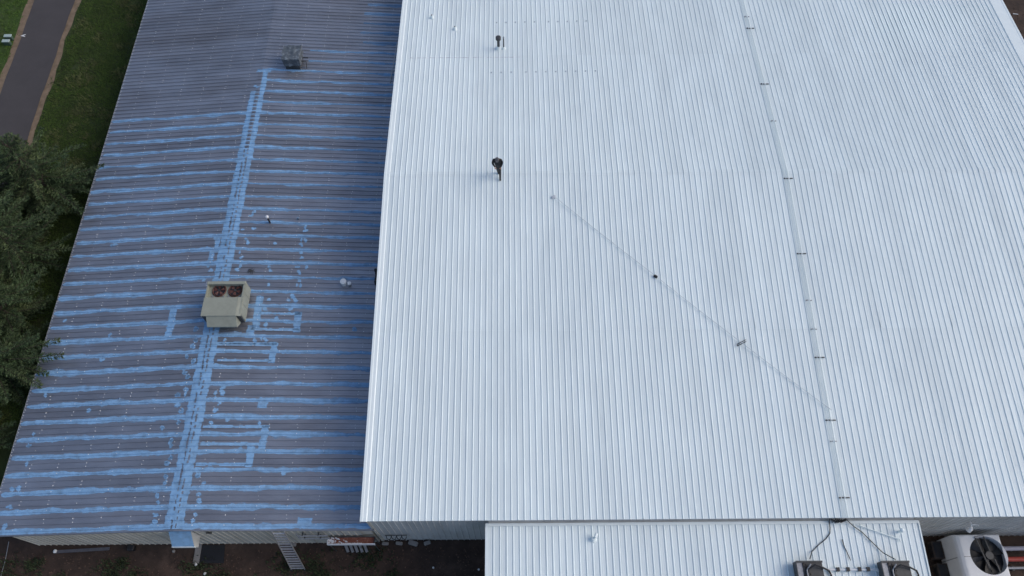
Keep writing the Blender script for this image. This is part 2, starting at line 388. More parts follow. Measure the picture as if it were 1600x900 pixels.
# grime along the upper lap (left part) as a thin bead that follows the ribs
def white_bead(name, y, xa, xb, wdt, mat_):
    b = MB(); xs = []; x = xa
    while x < xb:
        u = (x - X_first)
        xs.append(x); x += .012
    V = [(x, yy, wz(y) + prof(x - X_first) + .011 + (0.004 if j == 1 else 0)) for x in xs for j, yy in enumerate((y - wdt, y, y + wdt))]
    fs = []
    for i in range(len(xs) - 1):
        for k in range(2): fs.append((i * 3 + k, i * 3 + 3 + k, i * 3 + 4 + k, i * 3 + 1 + k))
    b.add(V, fs); return b.build(name, mat_, WB)
white_bead('seam_bead', WLAP2 - .085, X_first + .3, .6, .022, 'grime')
white_bead('seam_bead', WLAP1 - .085, X_first + .3, 20, .008, 'white_trim')
white_bead('seam_bead', WYR - .165, X_first + .3, 31, .010, 'white_trim')
# rows of small clips on the back slope
for (xa, ya, xb, yb, n) in ((779, 36, 913, 33.5, 10), (771, 114, 928, 111.5, 11)):
    for i in range(n):
        t = i / (n - 1); p = on_white(xa + (xb - xa) * t, ya + (yb - ya) * t)
        k = round((p[0] - X_first - RP / 2) / RP); px_ = X_first + RP / 2 + k * RP
        b = MB(); b.box(px_ - .04, px_ + .04, p[1] - .025, p[1] + .025, wz(p[1]) + .006, wz(p[1]) + .03)
        b.box(px_ - .045, px_ + .045, p[1] + .02, p[1] + .03, wz(p[1]) + .02, wz(p[1]) + .07); b.build('roof_clip', 'rope', WB)

# ================================================================== GREY BUILDING WITH BLUE SEALANT
GB = empty('metal_building', (GXR, GV0, 0), 'long building with a grey ribbed roof striped with blue sealant', 'building')
def g_lens(x0, x1, n, lift=0.): return [(x, gz(x + GXR) + lift) for x in np.linspace(x0, x1, n)]
gvarL = [sheet_mesh('roof_panel', g_lens(GX0 - GXR, 0, 9), 'y', 'grey_roof', .012, .003, 40 + q, skew=GK) for q in range(4)]
gvarR = [sheet_mesh('roof_panel', g_lens(0, GX1 - GXR, 9), 'y', 'grey_roof', .012, .003, 50 + q, skew=GK) for q in range(4)]
gcap = sheet_mesh('ridge_cap', [(-.24, gz(GXR - .24) + .005), (0, GZR + .006), (.24, gz(GXR + .24) + .005)], 'y', 'grey_roof', .004, skew=GK)
k0 = math.ceil((GV0 - GRIB) / PW - 1e-6)
vstart = GRIB + k0 * PW                      # first lap rib behind the front edge
# a narrow closing strip of sheet between the front edge and the first lap rib
for k in range(GN):
    v = vstart + k * PW
    add_panel('roof_panel', gvarL[random.randrange(4)], GB, (GXR, v, 0))
    add_panel('roof_panel', gvarR[random.randrange(4)], GB, (GXR, v, 0))
    add_panel('ridge_cap', gcap, GB, (GXR, v, 0))
def gy(x, v): return v + GK * (x - GXR)
for xa, xb in ((GX0, GXR), (GXR, GX1)):
    b = MB(); b.add([(xa, gy(xa, GV0 + .01), gz(xa) + .002), (xb, gy(xb, GV0 + .01), gz(xb) + .002), (xb, gy(xb, vstart), gz(xb) + .002), (xa, gy(xa, vstart), gz(xa) + .002)], [(0, 1, 2, 3)]); b.build('roof_panel', 'grey_roof', GB)
# front rake trim, left eave trim
for xa, xb in ((GX0 - .03, GXR), (GXR, GX1)):
    b = MB(); V = []
    for x in (xa, xb):
        for dv, h in ((.07, .010), (.04, .030), (.0, .028), (.0, -.06)): V.append((x, gy(x, GV0 + dv), gz(x) + h))
    b.add(V, [(i, i + 1, i + 5, i + 4) for i in range(3)]); b.build('rake_trim', 'grey_roof', GB)
b = MB(); yA, yB = gy(GX0, GV0), gy(GX0, GV1)
b.add([(GX0 + .06, yA, gz(GX0) + .0), (GX0 - .02, yA, gz(GX0) - .006), (GX0 - .03, yA, gz(GX0) - .16), (GX0 + .06, yB, gz(GX0)), (GX0 - .02, yB, gz(GX0) - .006), (GX0 - .03, yB, gz(GX0) - .16)], [(0, 3, 4, 1), (1, 4, 5, 2)]); b.build('eave_trim', 'wall', GB)
# walls
GWX0, GWX1 = -25.62, -7.25
b = MB(); b.box(GWX0 + .02, GWX1, GV0 + .16, GV1 - .3, -YD - .05, gz(GX1) - .14); b.build('wall', 'wall', GB)
b = MB(); z0_ = gz(GX1) - .15
b.add([(GWX0 + .02, GV0 + .17, z0_), (GWX1, GV0 + .17, z0_), (GXR, GV0 + .17, GZR - .03), (GWX0 + .02, GV1 - .3, z0_), (GWX1, GV1 - .3, z0_), (GXR, GV1 - .3, GZR - .03)], [(0, 1, 2), (3, 5, 4), (0, 2, 5, 3), (1, 4, 5, 2)]); b.build('gable', 'wall', GB)
x = GWX0
while x + PW < GWX1 + .3:
    za, zb = gz(x) - .05, gz(x + PW) - .05
    me = wall_sheet('wall_panel', -YD - .05, (za, zb), 'wall'); add_panel('wall_panel', me, GB, (x, GV0 + .12, 0)); x += PW
me = wall_sheet('wall_panel', -YD - .05, (gz(GX0) - .05, gz(GX0) - .05), 'wall')
y = GV0 + .2
# left long wall (plain ribbed sheets turned to face the trees)
for k in range(46):
    o = add_panel('wall_panel', me, GB, (GWX0, GV1 - .4 - k * PW, 0)); o.rotation_euler.z = -math.pi / 2
b = MB(); b.box(GX0 + .02, GWX0 - .06, GV0 + .2, GV1 - .4, gz(GX0) - .17, gz(GX0) - .15); b.build('soffit', 'wall', GB)

# --- fasteners: rows of screws over the purlins, one mesh
b = MB(); SV = []; SF = []
def screw(x, y, z, r=.021):
    n0 = len(SV)
    for h, rr in ((0, r), (.018, r * .7)):
        for k in range(5): SV.append((x + rr * math.cos(k * 1.2566), y + rr * math.sin(k * 1.2566), z + h))
    SF.extend([(n0 + k, n0 + (k + 1) % 5, n0 + 5 + (k + 1) % 5, n0 + 5 + k) for k in range(5)]); SF.append(tuple(range(n0 + 5, n0 + 10)))
px_rows = [GXR + s_ * (.85 + 1.5 * k) for s_ in (-1, 1) for k in range(7)]
for xr_ in px_rows:
    if not GX0 + .1 < xr_ < GX1 - .1: continue
    for k in range(GN * 3):
        if random.random() < .06: continue
        v = vstart + k * RP + (RB + .03) * (1 if k % 3 != 2 else -1); x = xr_ + random.gauss(0, .02)
        screw(x, gy(x, v), gz(x) + .001, random.choice((.018, .023, .028)))
for k in range(GN * 3 * 2):
    v = vstart + k * RP / 2; x = GX0 + .07; screw(x, gy(x, v), gz(x) + (.047 if k % 2 == 0 else .001), .018)
b.add(SV, SF); b.build('fastener', 'screw', GB, kind='stuff')

# --- blue sealant on lap ribs: each stripe a thin coat that follows the rib
def gprof(v): return prof(v - GRIB, GH, GB_, GTW)
def smooth_noise(n, amp, rd, step=6):
    c = [rd.gauss(0, amp) for _ in range(n // step + 3)]
    return [c[i // step] * (1 - (i % step) / step) + c[i // step + 1] * ((i % step) / step) for i in range(n)]
def stripe(v0, xa, xb, wlo, whi, mat_='blue', seed=0, lift=.007):
    rd = random.Random(seed); n = max(8, int((xb - xa) / .07)); b = MB(); V = []
    nz = lambda: [a + c + e for a, c, e in zip(smooth_noise(n, .026, rd, 14), smooth_noise(n, .014, rd, 4), smooth_noise(n, .008, rd, 1))]
    lo = [wlo + q for q in nz()]; hi = [whi + q for q in nz()]
    wl_ = [max(0.004, .018 + 1.6 * q) for q in nz()]; wh_ = [max(0.004, .022 + 1.6 * q) for q in nz()]
    for i in range(n):
        x = xa + (xb - xa) * i / (n - 1)
        taper = min(1, .35 + i * .22, .35 + (n - 1 - i) * .22)
        L_, H_ = max(.004, lo[i]) * taper, max(.004, hi[i]) * taper
        for dv in (-RB - L_ - wl_[i], -RB - L_, -GB_, -GTW, GTW, GB_, RB + H_, RB + H_ + wh_[i]):
            V.append((x, gy(x, v0 + dv), gz(x) + gprof(v0 + dv) + lift))
    b.add(V, [(i * 8 + k, i * 8 + 8 + k, i * 8 + 9 + k, i * 8 + 1 + k) for i in range(n - 1) for k in range(7)])
    b.m = [1 if k in (0, 6) else 0 for i in range(n - 1) for k in range(7)]
    return b.build('sealant_stripe', (mat_, 'thin_blue'), GB)
vtopL = gl(178, 191)[1]; vtopR = gl(560, 84)[1]; vpart = gl(600, 7)[1]
for k in range(GN + 1):
    v0 = GRIB + (k0 + k) * PW; rd = random.Random(900 + k)
    if k == 0:
        stripe(v0, GX0 + .03, GXR - .3, .10, .08, seed=1); stripe(v0, GXR + .3, GX1 - .1, .10, .08, seed=2); continue
    near = max(0, min(1, (30 - v0) / 22))                   # the stripes nearer the front edge were brushed wider
    if v0 < vtopL + .3:
        stripe(v0, GX0 + .05 + rd.uniform(0, .12), GXR - .30, .03 + .035 * near + rd.uniform(-.01, .02), .05 + .05 * near + rd.uniform(-.02, .02), seed=k)
    if v0 < vtopR + .3:
        xs_ = GXR + .30 if v0 < gl(420, 112)[1] + .4 else gl(484, 84)[0]
        stripe(v0, xs_, GX1 - .05, .025 + .03 * near + rd.uniform(-.01, .015), .045 + .04 * near + rd.uniform(-.02, .02), 'blue', seed=100 + k)
    elif v0 < vpart + .5:
        stripe(v0, gl(566 + rd.uniform(-3, 6), 40)[0], GX1 - .3 + rd.uniform(-.1, .2), .05, .06, 'thin_blue', seed=200 + k)

# --- blue patches: small cells kept where a mask says so, draped over the ribs
def coat(name, mask, xa, xb, va, vb, step=.045, mat_='blue', lift=.010, label=None):
    vs_ = set(np.round(np.arange(va, vb + step, step), 4))
    k = math.floor((va - GRIB) / RP)
    while GRIB + k * RP < vb + RP:
        for d in (-GB_, -GTW, GTW, GB_):
            q = GRIB + k * RP + d
            if va < q < vb: vs_.add(round(q, 4))
        k += 1
    vl = sorted(vs_); xl = list(np.arange(xa, xb + step, step)); idx = {}; V = []; Fc = []
    def vert(i, j):
        if (i, j) not in idx:
            x, v = xl[i], vl[j]; idx[(i, j)] = len(V); V.append((x, gy(x, v), gz(x) + gprof(v) + lift))
        return idx[(i, j)]
    for i in range(len(xl) - 1):
        for j in range(len(vl) - 1):
            if mask((xl[i] + xl[i + 1]) / 2, (vl[j] + vl[j + 1]) / 2): Fc.append((vert(i, j), vert(i + 1, j), vert(i + 1, j + 1), vert(i, j + 1)))
    if not Fc: return None
    b = MB(); b.add(V, Fc); return b.build(name, mat_, GB)
def fuzz(x, v, s=0.): return .5 * math.sin(x * 7.1 + v * 3.3 + s) + .3 * math.sin(v * 11.7 - x * 5.2 + s * 2) + .25 * math.sin(x * 19 + v * 23 + s)
def bar(x0, x1, v0, v1, amp=.035, seed=0.):
    x0, x1 = sorted((x0, x1)); v0, v1 = sorted((v0, v1))
    coat('sealant_patch', lambda x, v: x0 + amp * fuzz(x, v, seed) < x < x1 + amp * fuzz(x, v, seed + 3) and v0 + amp * fuzz(v, x, seed) < v < v1 + amp * fuzz(v, x, seed + 1), x0 - .1, x1 + .1, v0 - .1, v1 + .1)
def pbar(xa, ya, xb, yb, w=None, **kw):
    """bar between two photo points; w in metres across if the bar is a line along v or x"""
    (x0, v0), (x1, v1) = gl(xa, ya), gl(xb, yb); bar(x0, x1, v0, v1, **kw)
# ridge bands (left and right of the ridge) with bare dashes along the cap
vt_r, vt_l = gl(410, 111)[1], gl(392, 143)[1]
rd = random.Random(3); dash = {}
def bare(x, v):
    dx = x - GXR; i = int(v / RP * 1.0); 
    if i not in dash: dash[i] = (rd.uniform(-.05, .05), rd.uniform(.2, .8), rd.random(), rd.random())
    o, ln, p, q = dash[i]; fr = (v / RP) % 1
    wide = v > 31
    if wide: return -.17 < dx + .02 * fuzz(x, v) < .10 and .14 < fr < .86
    return (abs(dx + .15 + o * .4) < .040 + .022 * fuzz(x, v) and fr < ln + .25 and p < .92) or (abs(dx - .07 + o * .4) < .040 + .022 * fuzz(x, v, 2) and fr > 1 - ln - .2 and q < .92)
ac_v0, ac_v1 = gl(355, 513)[1], gl(355, 440)[1]
def band(v0, v1):
    def mk(x, v):
        dx = x - GXR; e = .05 * fuzz(x, v, 1.)
        if v > vt_l and dx < .06: return False
        if v > vt_r: return False
        return -.52 + e < dx < .42 + .05 * fuzz(x, v, 4) and not bare(x, v)
    coat('sealant_band', mk, GXR - .62, GXR + .52, v0, v1, .03, lift=.013)
q = GV0 + .1
while q < vt_r + .1: band(q, min(q + 3.3, vt_r + .1)); q += 3.3
bar(gl(402, 108)[0], gl(424, 108)[0], vt_r - .1, vt_r + .15)
# boxed repairs on the right slope, bars across the sheets
Z7 = lambda x, y: (230 + x / 3.6, 500 + y / 3.6)
Z6 = lambda x, y: (280 + x / 3.75, 300 + y / 3.75)
Z3 = lambda x, y: (0 + x / 3.6, 450 + y / 3.6)
def vb(fn, xa, xb, ya, yb, s=0.):
    (x0, v0), (x1, v1) = gl(*fn((xa + xb) / 2, ya)), gl(*fn((xa + xb) / 2, yb)); xm = (x0 + x1) / 2; w = abs(gl(*fn(xb, ya))[0] - gl(*fn(xa, ya))[0]) / 2
    bar(xm - w, xm + w, v0, v1, seed=s)
def hb(fn, xa, xb, y, h, s=0.):
    (x0, v0), (x1, v1) = gl(*fn(xa, y)), gl(*fn(xb, y)); bar(x0, x1, (v0 + v1) / 2 - h / 2, (v0 + v1) / 2 + h / 2, seed=s, amp=.03)
hb(Z7, 395, 715, 138, .16, 1); vb(Z7, 690, 727, 128, 242, 2); hb(Z7, 395, 700, 228, .13, 3)
hb(Z7, 315, 690, 600, .16, 4); vb(Z7, 636, 676, 595, 725, 5); hb(Z7, 300, 640, 698, .18, 6)
vb(Z7, 556, 598, 712, 828, 7); hb(Z7, 275, 590, 812, .16, 8)
hb(Z6, 470, 715, 712, .15, 9); vb(Z6, 672, 714, 703, 822, 10); hb(Z6, 420, 700, 806, .16, 11); vb(Z6, 440, 482, 610, 800, 12)
hb(Z6, 190, 575, 886, .14, 13); vb(Z6, 395, 440, 780, 850, 14)
vb(Z3, 946, 984, 98, 272, 15); vb(Z6, 210, 238, 255, 330, 16); vb(Z6, 178, 206, 330, 400, 17)
a_ = gl(464, 825); c_ = gl(488, 809); bar(a_[0], c_[0], a_[1], c_[1] , seed=18)
a_ = gl(*Z7(620, 495)); c_ = gl(*Z7(682, 438)); bar(a_[0], c_[0], a_[1], c_[1], seed=19)
# dabs
dabs = [Z7(*p) for p in ((425, 383), (385, 412), (425, 410), (385, 440), (410, 468), (383, 508), (455, 552), (362, 578), (632, 576), (525, 725), (85, 608), (180, 577), (137, 680), (135, 700), (130, 775), (115, 810), (228, 205), (260, 235), (210, 295), (228, 322), (220, 388), (215, 415), (173, 420), (172, 480), (192, 512), (262, 150), (270, 115), (275, 50), (440, 110), (285, 880), (105, 880), (640, 105), (670, 115), (765, 862), (770, 180), (1165, 53))]
dabs += [Z6(*p) for p in ((435, 120), (420, 140), (440, 215), (392, 275), (405, 298), (560, 303), (375, 222), (355, 355), (370, 380), (360, 432), (335, 455), (528, 437), (535, 462), (522, 545), (525, 632), (545, 665), (500, 690), (505, 780), (568, 745), (740, 205), (742, 228), (715, 285), (712, 305), (745, 285), (715, 355), (718, 385), (692, 440), (745, 440), (700, 467), (705, 520), (690, 545), (712, 550), (665, 608), (640, 635), (685, 637), (650, 690), (696, 155), (170, 435), (185, 460), (145, 517), (100, 803), (95, 868), (1025, 803), (500, 862), (440, 870), (215, 270))]
dabs += [Z3(*p) for p in ((360, 188), (622, 260), (577, 405), (255, 600), (502, 685), (913, 790), (193, 820), (165, 888), (965, 858), (1008, 757), (1020, 690), (1000, 600), (1045, 475), (1057, 500), (1055, 385), (1090, 412), (1085, 325), (1100, 295), (1108, 235))]
Z4 = lambda x, y: (x / 4, 675 + y / 4)
dabs += [Z4(*p) for p in ((180, 85), (168, 200), (80, 355), (118, 352), (58, 468), (25, 595), (1070, 50), (1072, 85), (1068, 165), (1050, 195), (1035, 280), (1033, 318), (988, 398), (990, 442), (972, 520), (972, 562), (1275, 318), (1245, 392), (1243, 435), (1224, 515), (1205, 553), (1235, 270))]
dabs += [(175, 384), (180, 382), (403, 136), (398, 135), (283, 330)]
for i, (x_, y_) in enumerate(dabs):
    cx, cv = gl(x_, y_); rd = random.Random(i); rx, rv = rd.uniform(.06, .15), rd.uniform(.08, .15); ph = rd.uniform(0, 6); ex, ev = rd.uniform(-.1, .1), rd.uniform(-.1, .1)
    coat('sealant_dab', lambda x, v: min(((x - cx) / rx) ** 2 + ((v - cv) / rv) ** 2, ((x - cx - ex) / rx / .7) ** 2 + ((v - cv - ev) / rv / .8) ** 2) < 1 + .75 * fuzz(x * 2.1, v * 2.1, ph), cx - .26, cx + .26, cv - .24, cv + .24, .03, lift=.011)

# ================================================================== LOW ANNEX ROOF IN FRONT OF THE WAREHOUSE
AB = empty('annex', (AX0, AY0, 0), 'low lean-to with a white ribbed roof below the warehouse eave', 'building')
am = [sheet_mesh('roof_panel', slope_pts(AY0, AY1, 6, az), 'x', 'white_roof', .012, .0025, 70 + q) for q in range(3)]
nA = int((AX1 - AX0) / PW)
for k in range(nA): add_panel('roof_panel', am[k % 3], AB, (AX0 + .06 + k * PW, 0, 0))
b = MB()
b.add([(AX0 - .02, AY0, az(AY0) - .2), (AX0 - .02, AY0, az(AY0) + .045), (AX0 + .10, AY0, az(AY0) + .045), (AX0 - .02, AY1, az(AY1) - .2), (AX0 - .02, AY1, az(AY1) + .045), (AX0 + .10, AY1, az(AY1) + .045)], [(0, 3, 4, 1), (1, 4, 5, 2)]); b.build('rake_trim', 'white_trim', AB)
xe = AX0 + .06 + nA * PW
b = MB()
b.add([(xe - .06, AY0, az(AY0) + .045), (AX1 + .02, AY0, az(AY0) + .045), (AX1 + .02, AY0, az(AY0) - .2), (xe - .06, AY1, az(AY1) + .045), (AX1 + .02, AY1, az(AY1) + .045), (AX1 + .02, AY1, az(AY1) - .2)], [(0, 3, 4, 1), (1, 4, 5, 2)]); b.build('rake_trim', 'white_trim', AB)
b = MB(); b.box(AX0 + .0, AX1, AY1 - .12, AY1 + .02, AZ1 + .036, AZ1 + .05); b.build('flashing', 'white_trim', AB)
b = MB(); b.box(AX0 + .12, AX1 - .12, AY0 + .3, AY1 + .3, -YD - .05, az(AY0) - .06); b.build('wall', 'wwall', AB)
b = MB(); b.add([(AX0 + .13, AY0 + .3, az(AY0) - .06), (AX1 - .13, AY0 + .3, az(AY0) - .06), (AX1 - .13, AY1 + .3, az(AY0) - .06), (AX0 + .13, AY1 + .3, az(AY0) - .06), (AX0 + .13, AY1 + .3, AZ1 - .03), (AX1 - .13, AY1 + .3, AZ1 - .03)], [(0, 4, 3), (1, 2, 5), (0, 1, 5, 4), (2, 3, 4, 5)]); b.build('gable', 'wwall', AB)

# ================================================================== THINGS ON THE GREY ROOF
# --- tan packaged air conditioner astride the ridge
c = at(314, 493.3, 4.5); ux0, uy0 = float(c[0]), float(c[1]); ux1, uy1 = ux0 + 2.13, uy0 + 2.12; uz0, uz1 = 3.52, 4.5
U = empty('rooftop_unit', ((ux0 + ux1) / 2, (uy0 + uy1) / 2, uz0 - .1), 'tan rooftop air conditioner with two rusty fans astride the ridge', 'air conditioner')
b = MB(); b.box(ux0 + .15, ux1 - .15, uy0 + .2, uy1 - .15, 3.28, uz0); b.build('base_curb', 'galv', U)
wy0, wy1 = uy0 + 1.14, uy1 - .17                     # fan well
b = MB()
b.box(ux0, ux1, uy0 + .10, wy0, uz0, uz1 - .012)       # front half
b.box(ux0, ux0 + .05, wy0, wy1, uz0, uz1 - .012); b.box(ux1 - .10, ux1, wy0, wy1, uz0, uz1 - .012)
b.box(ux0, ux1, wy1, uy1, uz0, uz1 - .012); b.box(ux0 + .05, ux1 - .10, wy0, wy1, uz0, uz1 - .26)
b.build('body', 'tan', U)
b = MB(); b.rbox(ux0 - .03, ux1 - .22, uy0 - .03, wy0 - .02, uz1 - .012, uz1 + .03, .02); b.build('top_plate', 'tan', U)
b = MB(); b.add([(ux1 - .215, uy0 - .02, uz1 + .028), (ux1 + .03, uy0 - .02, uz1 - .05), (ux1 + .03, wy0 - .02, uz1 - .05), (ux1 - .215, wy0 - .02, uz1 + .028),
                 (ux1 - .215, uy0 - .02, uz1 - .05), (ux1 - .215, wy0 - .02, uz1 - .05)], [(0, 1, 2, 3), (0, 4, 1), (3, 2, 5), (4, 5, 2, 1), (0, 3, 5, 4)]); b.build('top_flashing', 'tan', U)
b = MB(); b.rbox(ux0 - .02, ux1 + .02, wy1, uy1 + .02, uz1 - .012, uz1 + .03, .02); b.build('rear_rail', 'tan', U)
for i in range(3):
    ya = uy0 + .14 + i * .66
    b = MB(); b.box(ux1 + .001, ux1 + .014, ya, ya + .62, uz0 + .06, uz1 - .08); b.build('side_panel', 'tan', U)
b = MB(); b.box(ux0 + .02, ux0 + .26, uy0 - .02, uy0 + .099, uz0 + .02, uz1 - .06)
b.box(ux1 - .22, ux1 - .02, uy0 + .02, uy0 + .099, uz0 + .02, uz1 - .10); b.build('coil_grille', 'dark', U)
hx0, hx1 = ux0 + .27, ux1 - .22
b = MB(); b.add([(hx0, uy0 - .02, uz1 - .03), (hx1, uy0 - .02, uz1 - .03), (hx1, uy0 - .48, uz1 - .42), (hx0, uy0 - .48, uz1 - .42), (hx0, uy0 - .02, uz0 + .06), (hx1, uy0 - .02, uz0 + .06), (hx1, uy0 - .48, uz1 - .50), (hx0, uy0 - .48, uz1 - .50)],
                [(0, 3, 2, 1), (0, 4, 7, 3), (1, 2, 6, 5), (3, 7, 6, 2), (4, 5, 6, 7)]); b.build('intake_hood', 'tan', U)
for fx in (363, 565):
    p = at(300 + fx / 8.18, 420 + 270 / 8.18, uz1 - .22); fx_, fy_ = float(p[0]) - .05, float(p[1]) - .04; fz = uz1 - .22
    fan = MB(); fan.cyl((fx_, fy_), .33, fz - .015, fz - .012, 28); fo = fan.build('fan', 'black', U)
    rg = MB(); n = 28
    for k in range(n):
        a0, a1 = 2 * math.pi * k / n, 2 * math.pi * (k + 1) / n
        rg.add([(fx_ + r_ * math.cos(a), fy_ + r_ * math.sin(a), z_) for a in (a0, a1) for r_, z_ in ((.33, fz - .018), (.36, fz + .05), (.40, fz + .0))], [(0, 3, 4, 1), (1, 4, 5, 2)])
    rg.build('ring', 'fan_rust', fo)
    ph = random.uniform(0, 1)
    for k in range(5):
        a = ph + k * 1.2566; bl = MB(); V = []
        for r_, w in ((.08, .26), (.2, .36), (.3, .33)):
            V += [(fx_ + r_ * math.cos(a - w), fy_ + r_ * math.sin(a - w), fz + .03), (fx_ + r_ * math.cos(a + w), fy_ + r_ * math.sin(a + w), fz - .005)]
        bl.add(V, [(0, 2, 3, 1), (2, 4, 5, 3)]); bl.build('blade', 'fan_rust', fo)
    hb_ = MB(); hb_.cyl((fx_, fy_), .07, fz - .01, fz + .06, 14, .055); hb_.build('hub', 'dark', fo)
    wg = MB()
    for s_ in (-1, 1): wg.box(fx_ + s_ * .30 - .02, fx_ + s_ * .30 + .02, fy_ - .46, fy_ - .34, fz - .01, fz + .05)
    wg.build('bracket', 'galv', fo)

# --- tarp-covered cooler
p = on_grey(459, 110); kx, ky, kz = float(p[0]), float(p[1]), float(p[2])
K = empty('covered_cooler', (kx, ky + .5, kz), 'dark box cooler wrapped in a wrinkled grey tarp on the grey roof', 'cooler')
def wrinkled(x0, x1, y0, y1, z0, z1, n, amp, seed, mat_, name, par):
    rd = random.Random(seed); b = MB(); V = {}; ph = [rd.uniform(0, 6) for _ in range(6)]
    def dsp(p_):
        x, y, z = p_; w = math.sin(x * 9 + y * 4 + ph[0]) + math.sin(y * 11 - z * 7 + ph[1]) + .7 * math.sin(x * 17 + z * 13 + ph[2]) + .5 * math.sin(x * 23 - y * 19 + ph[3])
        cx_, cy_, cz_ = (x0 + x1) / 2, (y0 + y1) / 2, (z0 + z1) / 2
        d = Vector((x - cx_, y - cy_, (z - cz_))).normalized(); return Vector(p_) + d * amp * w
    def face(o, a, c_):
        vs_ = [dsp(Vector(o) + Vector(a) * i / n + Vector(c_) * j / n) for j in range(n + 1) for i in range(n + 1)]
        b.add(vs_, [(j * (n + 1) + i, j * (n + 1) + i + 1, (j + 1) * (n + 1) + i + 1, (j + 1) * (n + 1) + i) for j in range(n) for i in range(n)])
    X, Y, Z = (x1 - x0, 0, 0), (0, y1 - y0, 0), (0, 0, z1 - z0)
    face((x0, y0, z1), X, Y); face((x0, y0, z0), X, Z); face((x1, y0, z0), Y, Z); face((x1, y1, z0), (x0 - x1, 0, 0), Z); face((x0, y1, z0), (0, y0 - y1, 0), Z)
    return b.build(name, mat_, par, smooth=True)
b = MB(); b.box(kx - .50, kx + .45, ky + .08, ky + 1.15, kz + .05, kz + .62); b.build('cabinet', 'dark', K)
wrinkled(kx - .58, kx + .58, ky + .0, ky + 1.25, kz + .38, kz + 1.02, 14, .022, 5, 'tarp', 'tarp', K)
for sx in (-.45, .42):
    for sy in (.12, 1.1): b = MB(); b.box(kx + sx - .03, kx + sx + .03, ky + sy - .03, ky + sy + .03, kz - .06, kz + .06); b.build('leg', 'dark', K)
b = MB(); b.tube([(kx + .5, ky + .5, kz + .3), (kx + .86, ky + .5, kz + .28), (kx + .88, ky + .1, kz + .05)], .03, 6); b.tube([(kx + .5, ky + .85, kz + .3), (kx + .95, ky + .85, kz + .3)], .045, 6); b.build('pipe', 'dark', K)

# --- small vents
def pipe_vent(name, base, r, h, caps, label, cat='vent', group=None, body='dark', cap='pvc', boot=None, cap_r=1.35):
    x, y, z = map(float, base); E_ = empty(name, (x, y, z), label, cat, group)
    b = MB(); b.cyl((x, y), r, z - .03, z + h, 14); b.build('pipe', body, E_, smooth=False)
    if caps:
        b = MB(); b.tube([(x, y, z + h - .02), (x, y, z + h + .06), (x, y, z + h + .10)], [r * cap_r, r * cap_r, r * cap_r * .55], 16); b.build('cap', cap, E_)
    if boot:
        b = MB(); b.tube([(x, y, z + .0), (x, y, z + .06), (x, y, z + .16)], [r * 2.1, r * 1.8, r * 1.15], 16); b.build('boot', boot, E_)
    return E_
pipe_vent('vent_pipe', on_grey(422, 348), .055, .62, True, 'thin black pipe with a white cap on the grey roof', body='black', cap_r=1.7)
pipe_vent('vent_pipe', on_grey(538, 444), .16, .30, True, 'larger white round vent of the pair near the white roof edge', body='pvc', cap_r=1.15)
pipe_vent('vent_pipe', on_grey(547, 446), .09, .24, True, 'smaller vent standing against the larger white round vent', body='galv', cap_r=1.25)
pipe_vent('vent_pipe', on_grey(466, 343), .03, .12, False, 'tiny pipe stub on a blue dab of the grey roof', body='dark')
p = on_grey(394, 424); dx, dy, dz = map(float, p); b = MB(); rd = random.Random(12)
for k in range(16):
    a = rd.uniform(0, 3.14); l = rd.uniform(.06, .16); x, y = dx + rd.uniform(-.22, .2), dy + rd.uniform(-.1, .12); z = dz + rd.uniform(.03, .1)
    b.tube([(x - l * math.cos(a), y - l * math.sin(a), z), (x, y, z + rd.uniform(0, .06)), (x + l * math.cos(a), y + l * math.sin(a), z)], .012, 5)
b.build('wire_scrap', 'dark', label='tangle of dark wire scrap lying above the tan air conditioner', cat='scrap')
p = at(590, 430, 3.2); bx_, by_ = float(p[0]) - .04, float(p[1])
BG = empty('bundle', (bx_, by_, gz(bx_)), 'black bundle half hidden behind the white roof edge', 'bundle')
wrinkled(bx_ - .16, bx_ + .3, by_ + .08, by_ + .38, gz(bx_), gz(bx_) + .5, 8, .03, 8, 'cloth', 'upper_sack', BG)
wrinkled(bx_ - .18, bx_ + .3, by_ - .42, by_ - .1, gz(bx_), gz(bx_) + .38, 8, .03, 9, 'cloth', 'lower_sack', BG)
pa = on_grey(609, 132); pb = at(620.5, 66, 3.5); b = MB(); b.tube([pa + np.array((0, 0, .03)), (pb[0], pb[1], 3.45)], .03, 8)
b.build('pole', 'alu', label='thin pale pole leaning where grey roof meets white roof', cat='pole')

# ================================================================== THINGS ON THE WHITE ROOF
x, y, z = map(float, on_white(779, 76)); 
VP = empty('vent_pipe', (x, y, z), 'dark flue with a wide round cap on the white roof', 'vent')
b = MB(); b.cyl((x, y), .085, z + .1, z + .82, 14); b.build('pipe', 'dark', VP)
b = MB(); b.tube([(x, y, z + .76), (x, y, z + .80), (x, y, z + .98), (x, y, z + 1.02)], [.12, .17, .17, .12], 18); b.build('cap', 'dark', VP)
b = MB(); b.tube([(x, y, z), (x, y, z + .08), (x, y, z + .22)], [.20, .16, .095], 16); b.build('boot', 'white_trim', VP)
x, y, z = map(float, on_white(787, 76))
VP = empty('vent_pipe', (x, y, z), 'slim dark pipe standing right of the capped flue', 'vent')
b = MB(); b.cyl((x, y), .042, z + .1, z + .92, 10); b.build('pipe', 'dark', VP)
b = MB(); b.cyl((x, y), .055, z + .90, z + 1.0, 10, .045); b.build('cap', 'galv', VP)
b = MB(); b.tube([(x, y, z), (x, y, z + .07), (x, y, z + .16)], [.14, .10, .045], 14); b.build('boot', 'white_trim', VP)
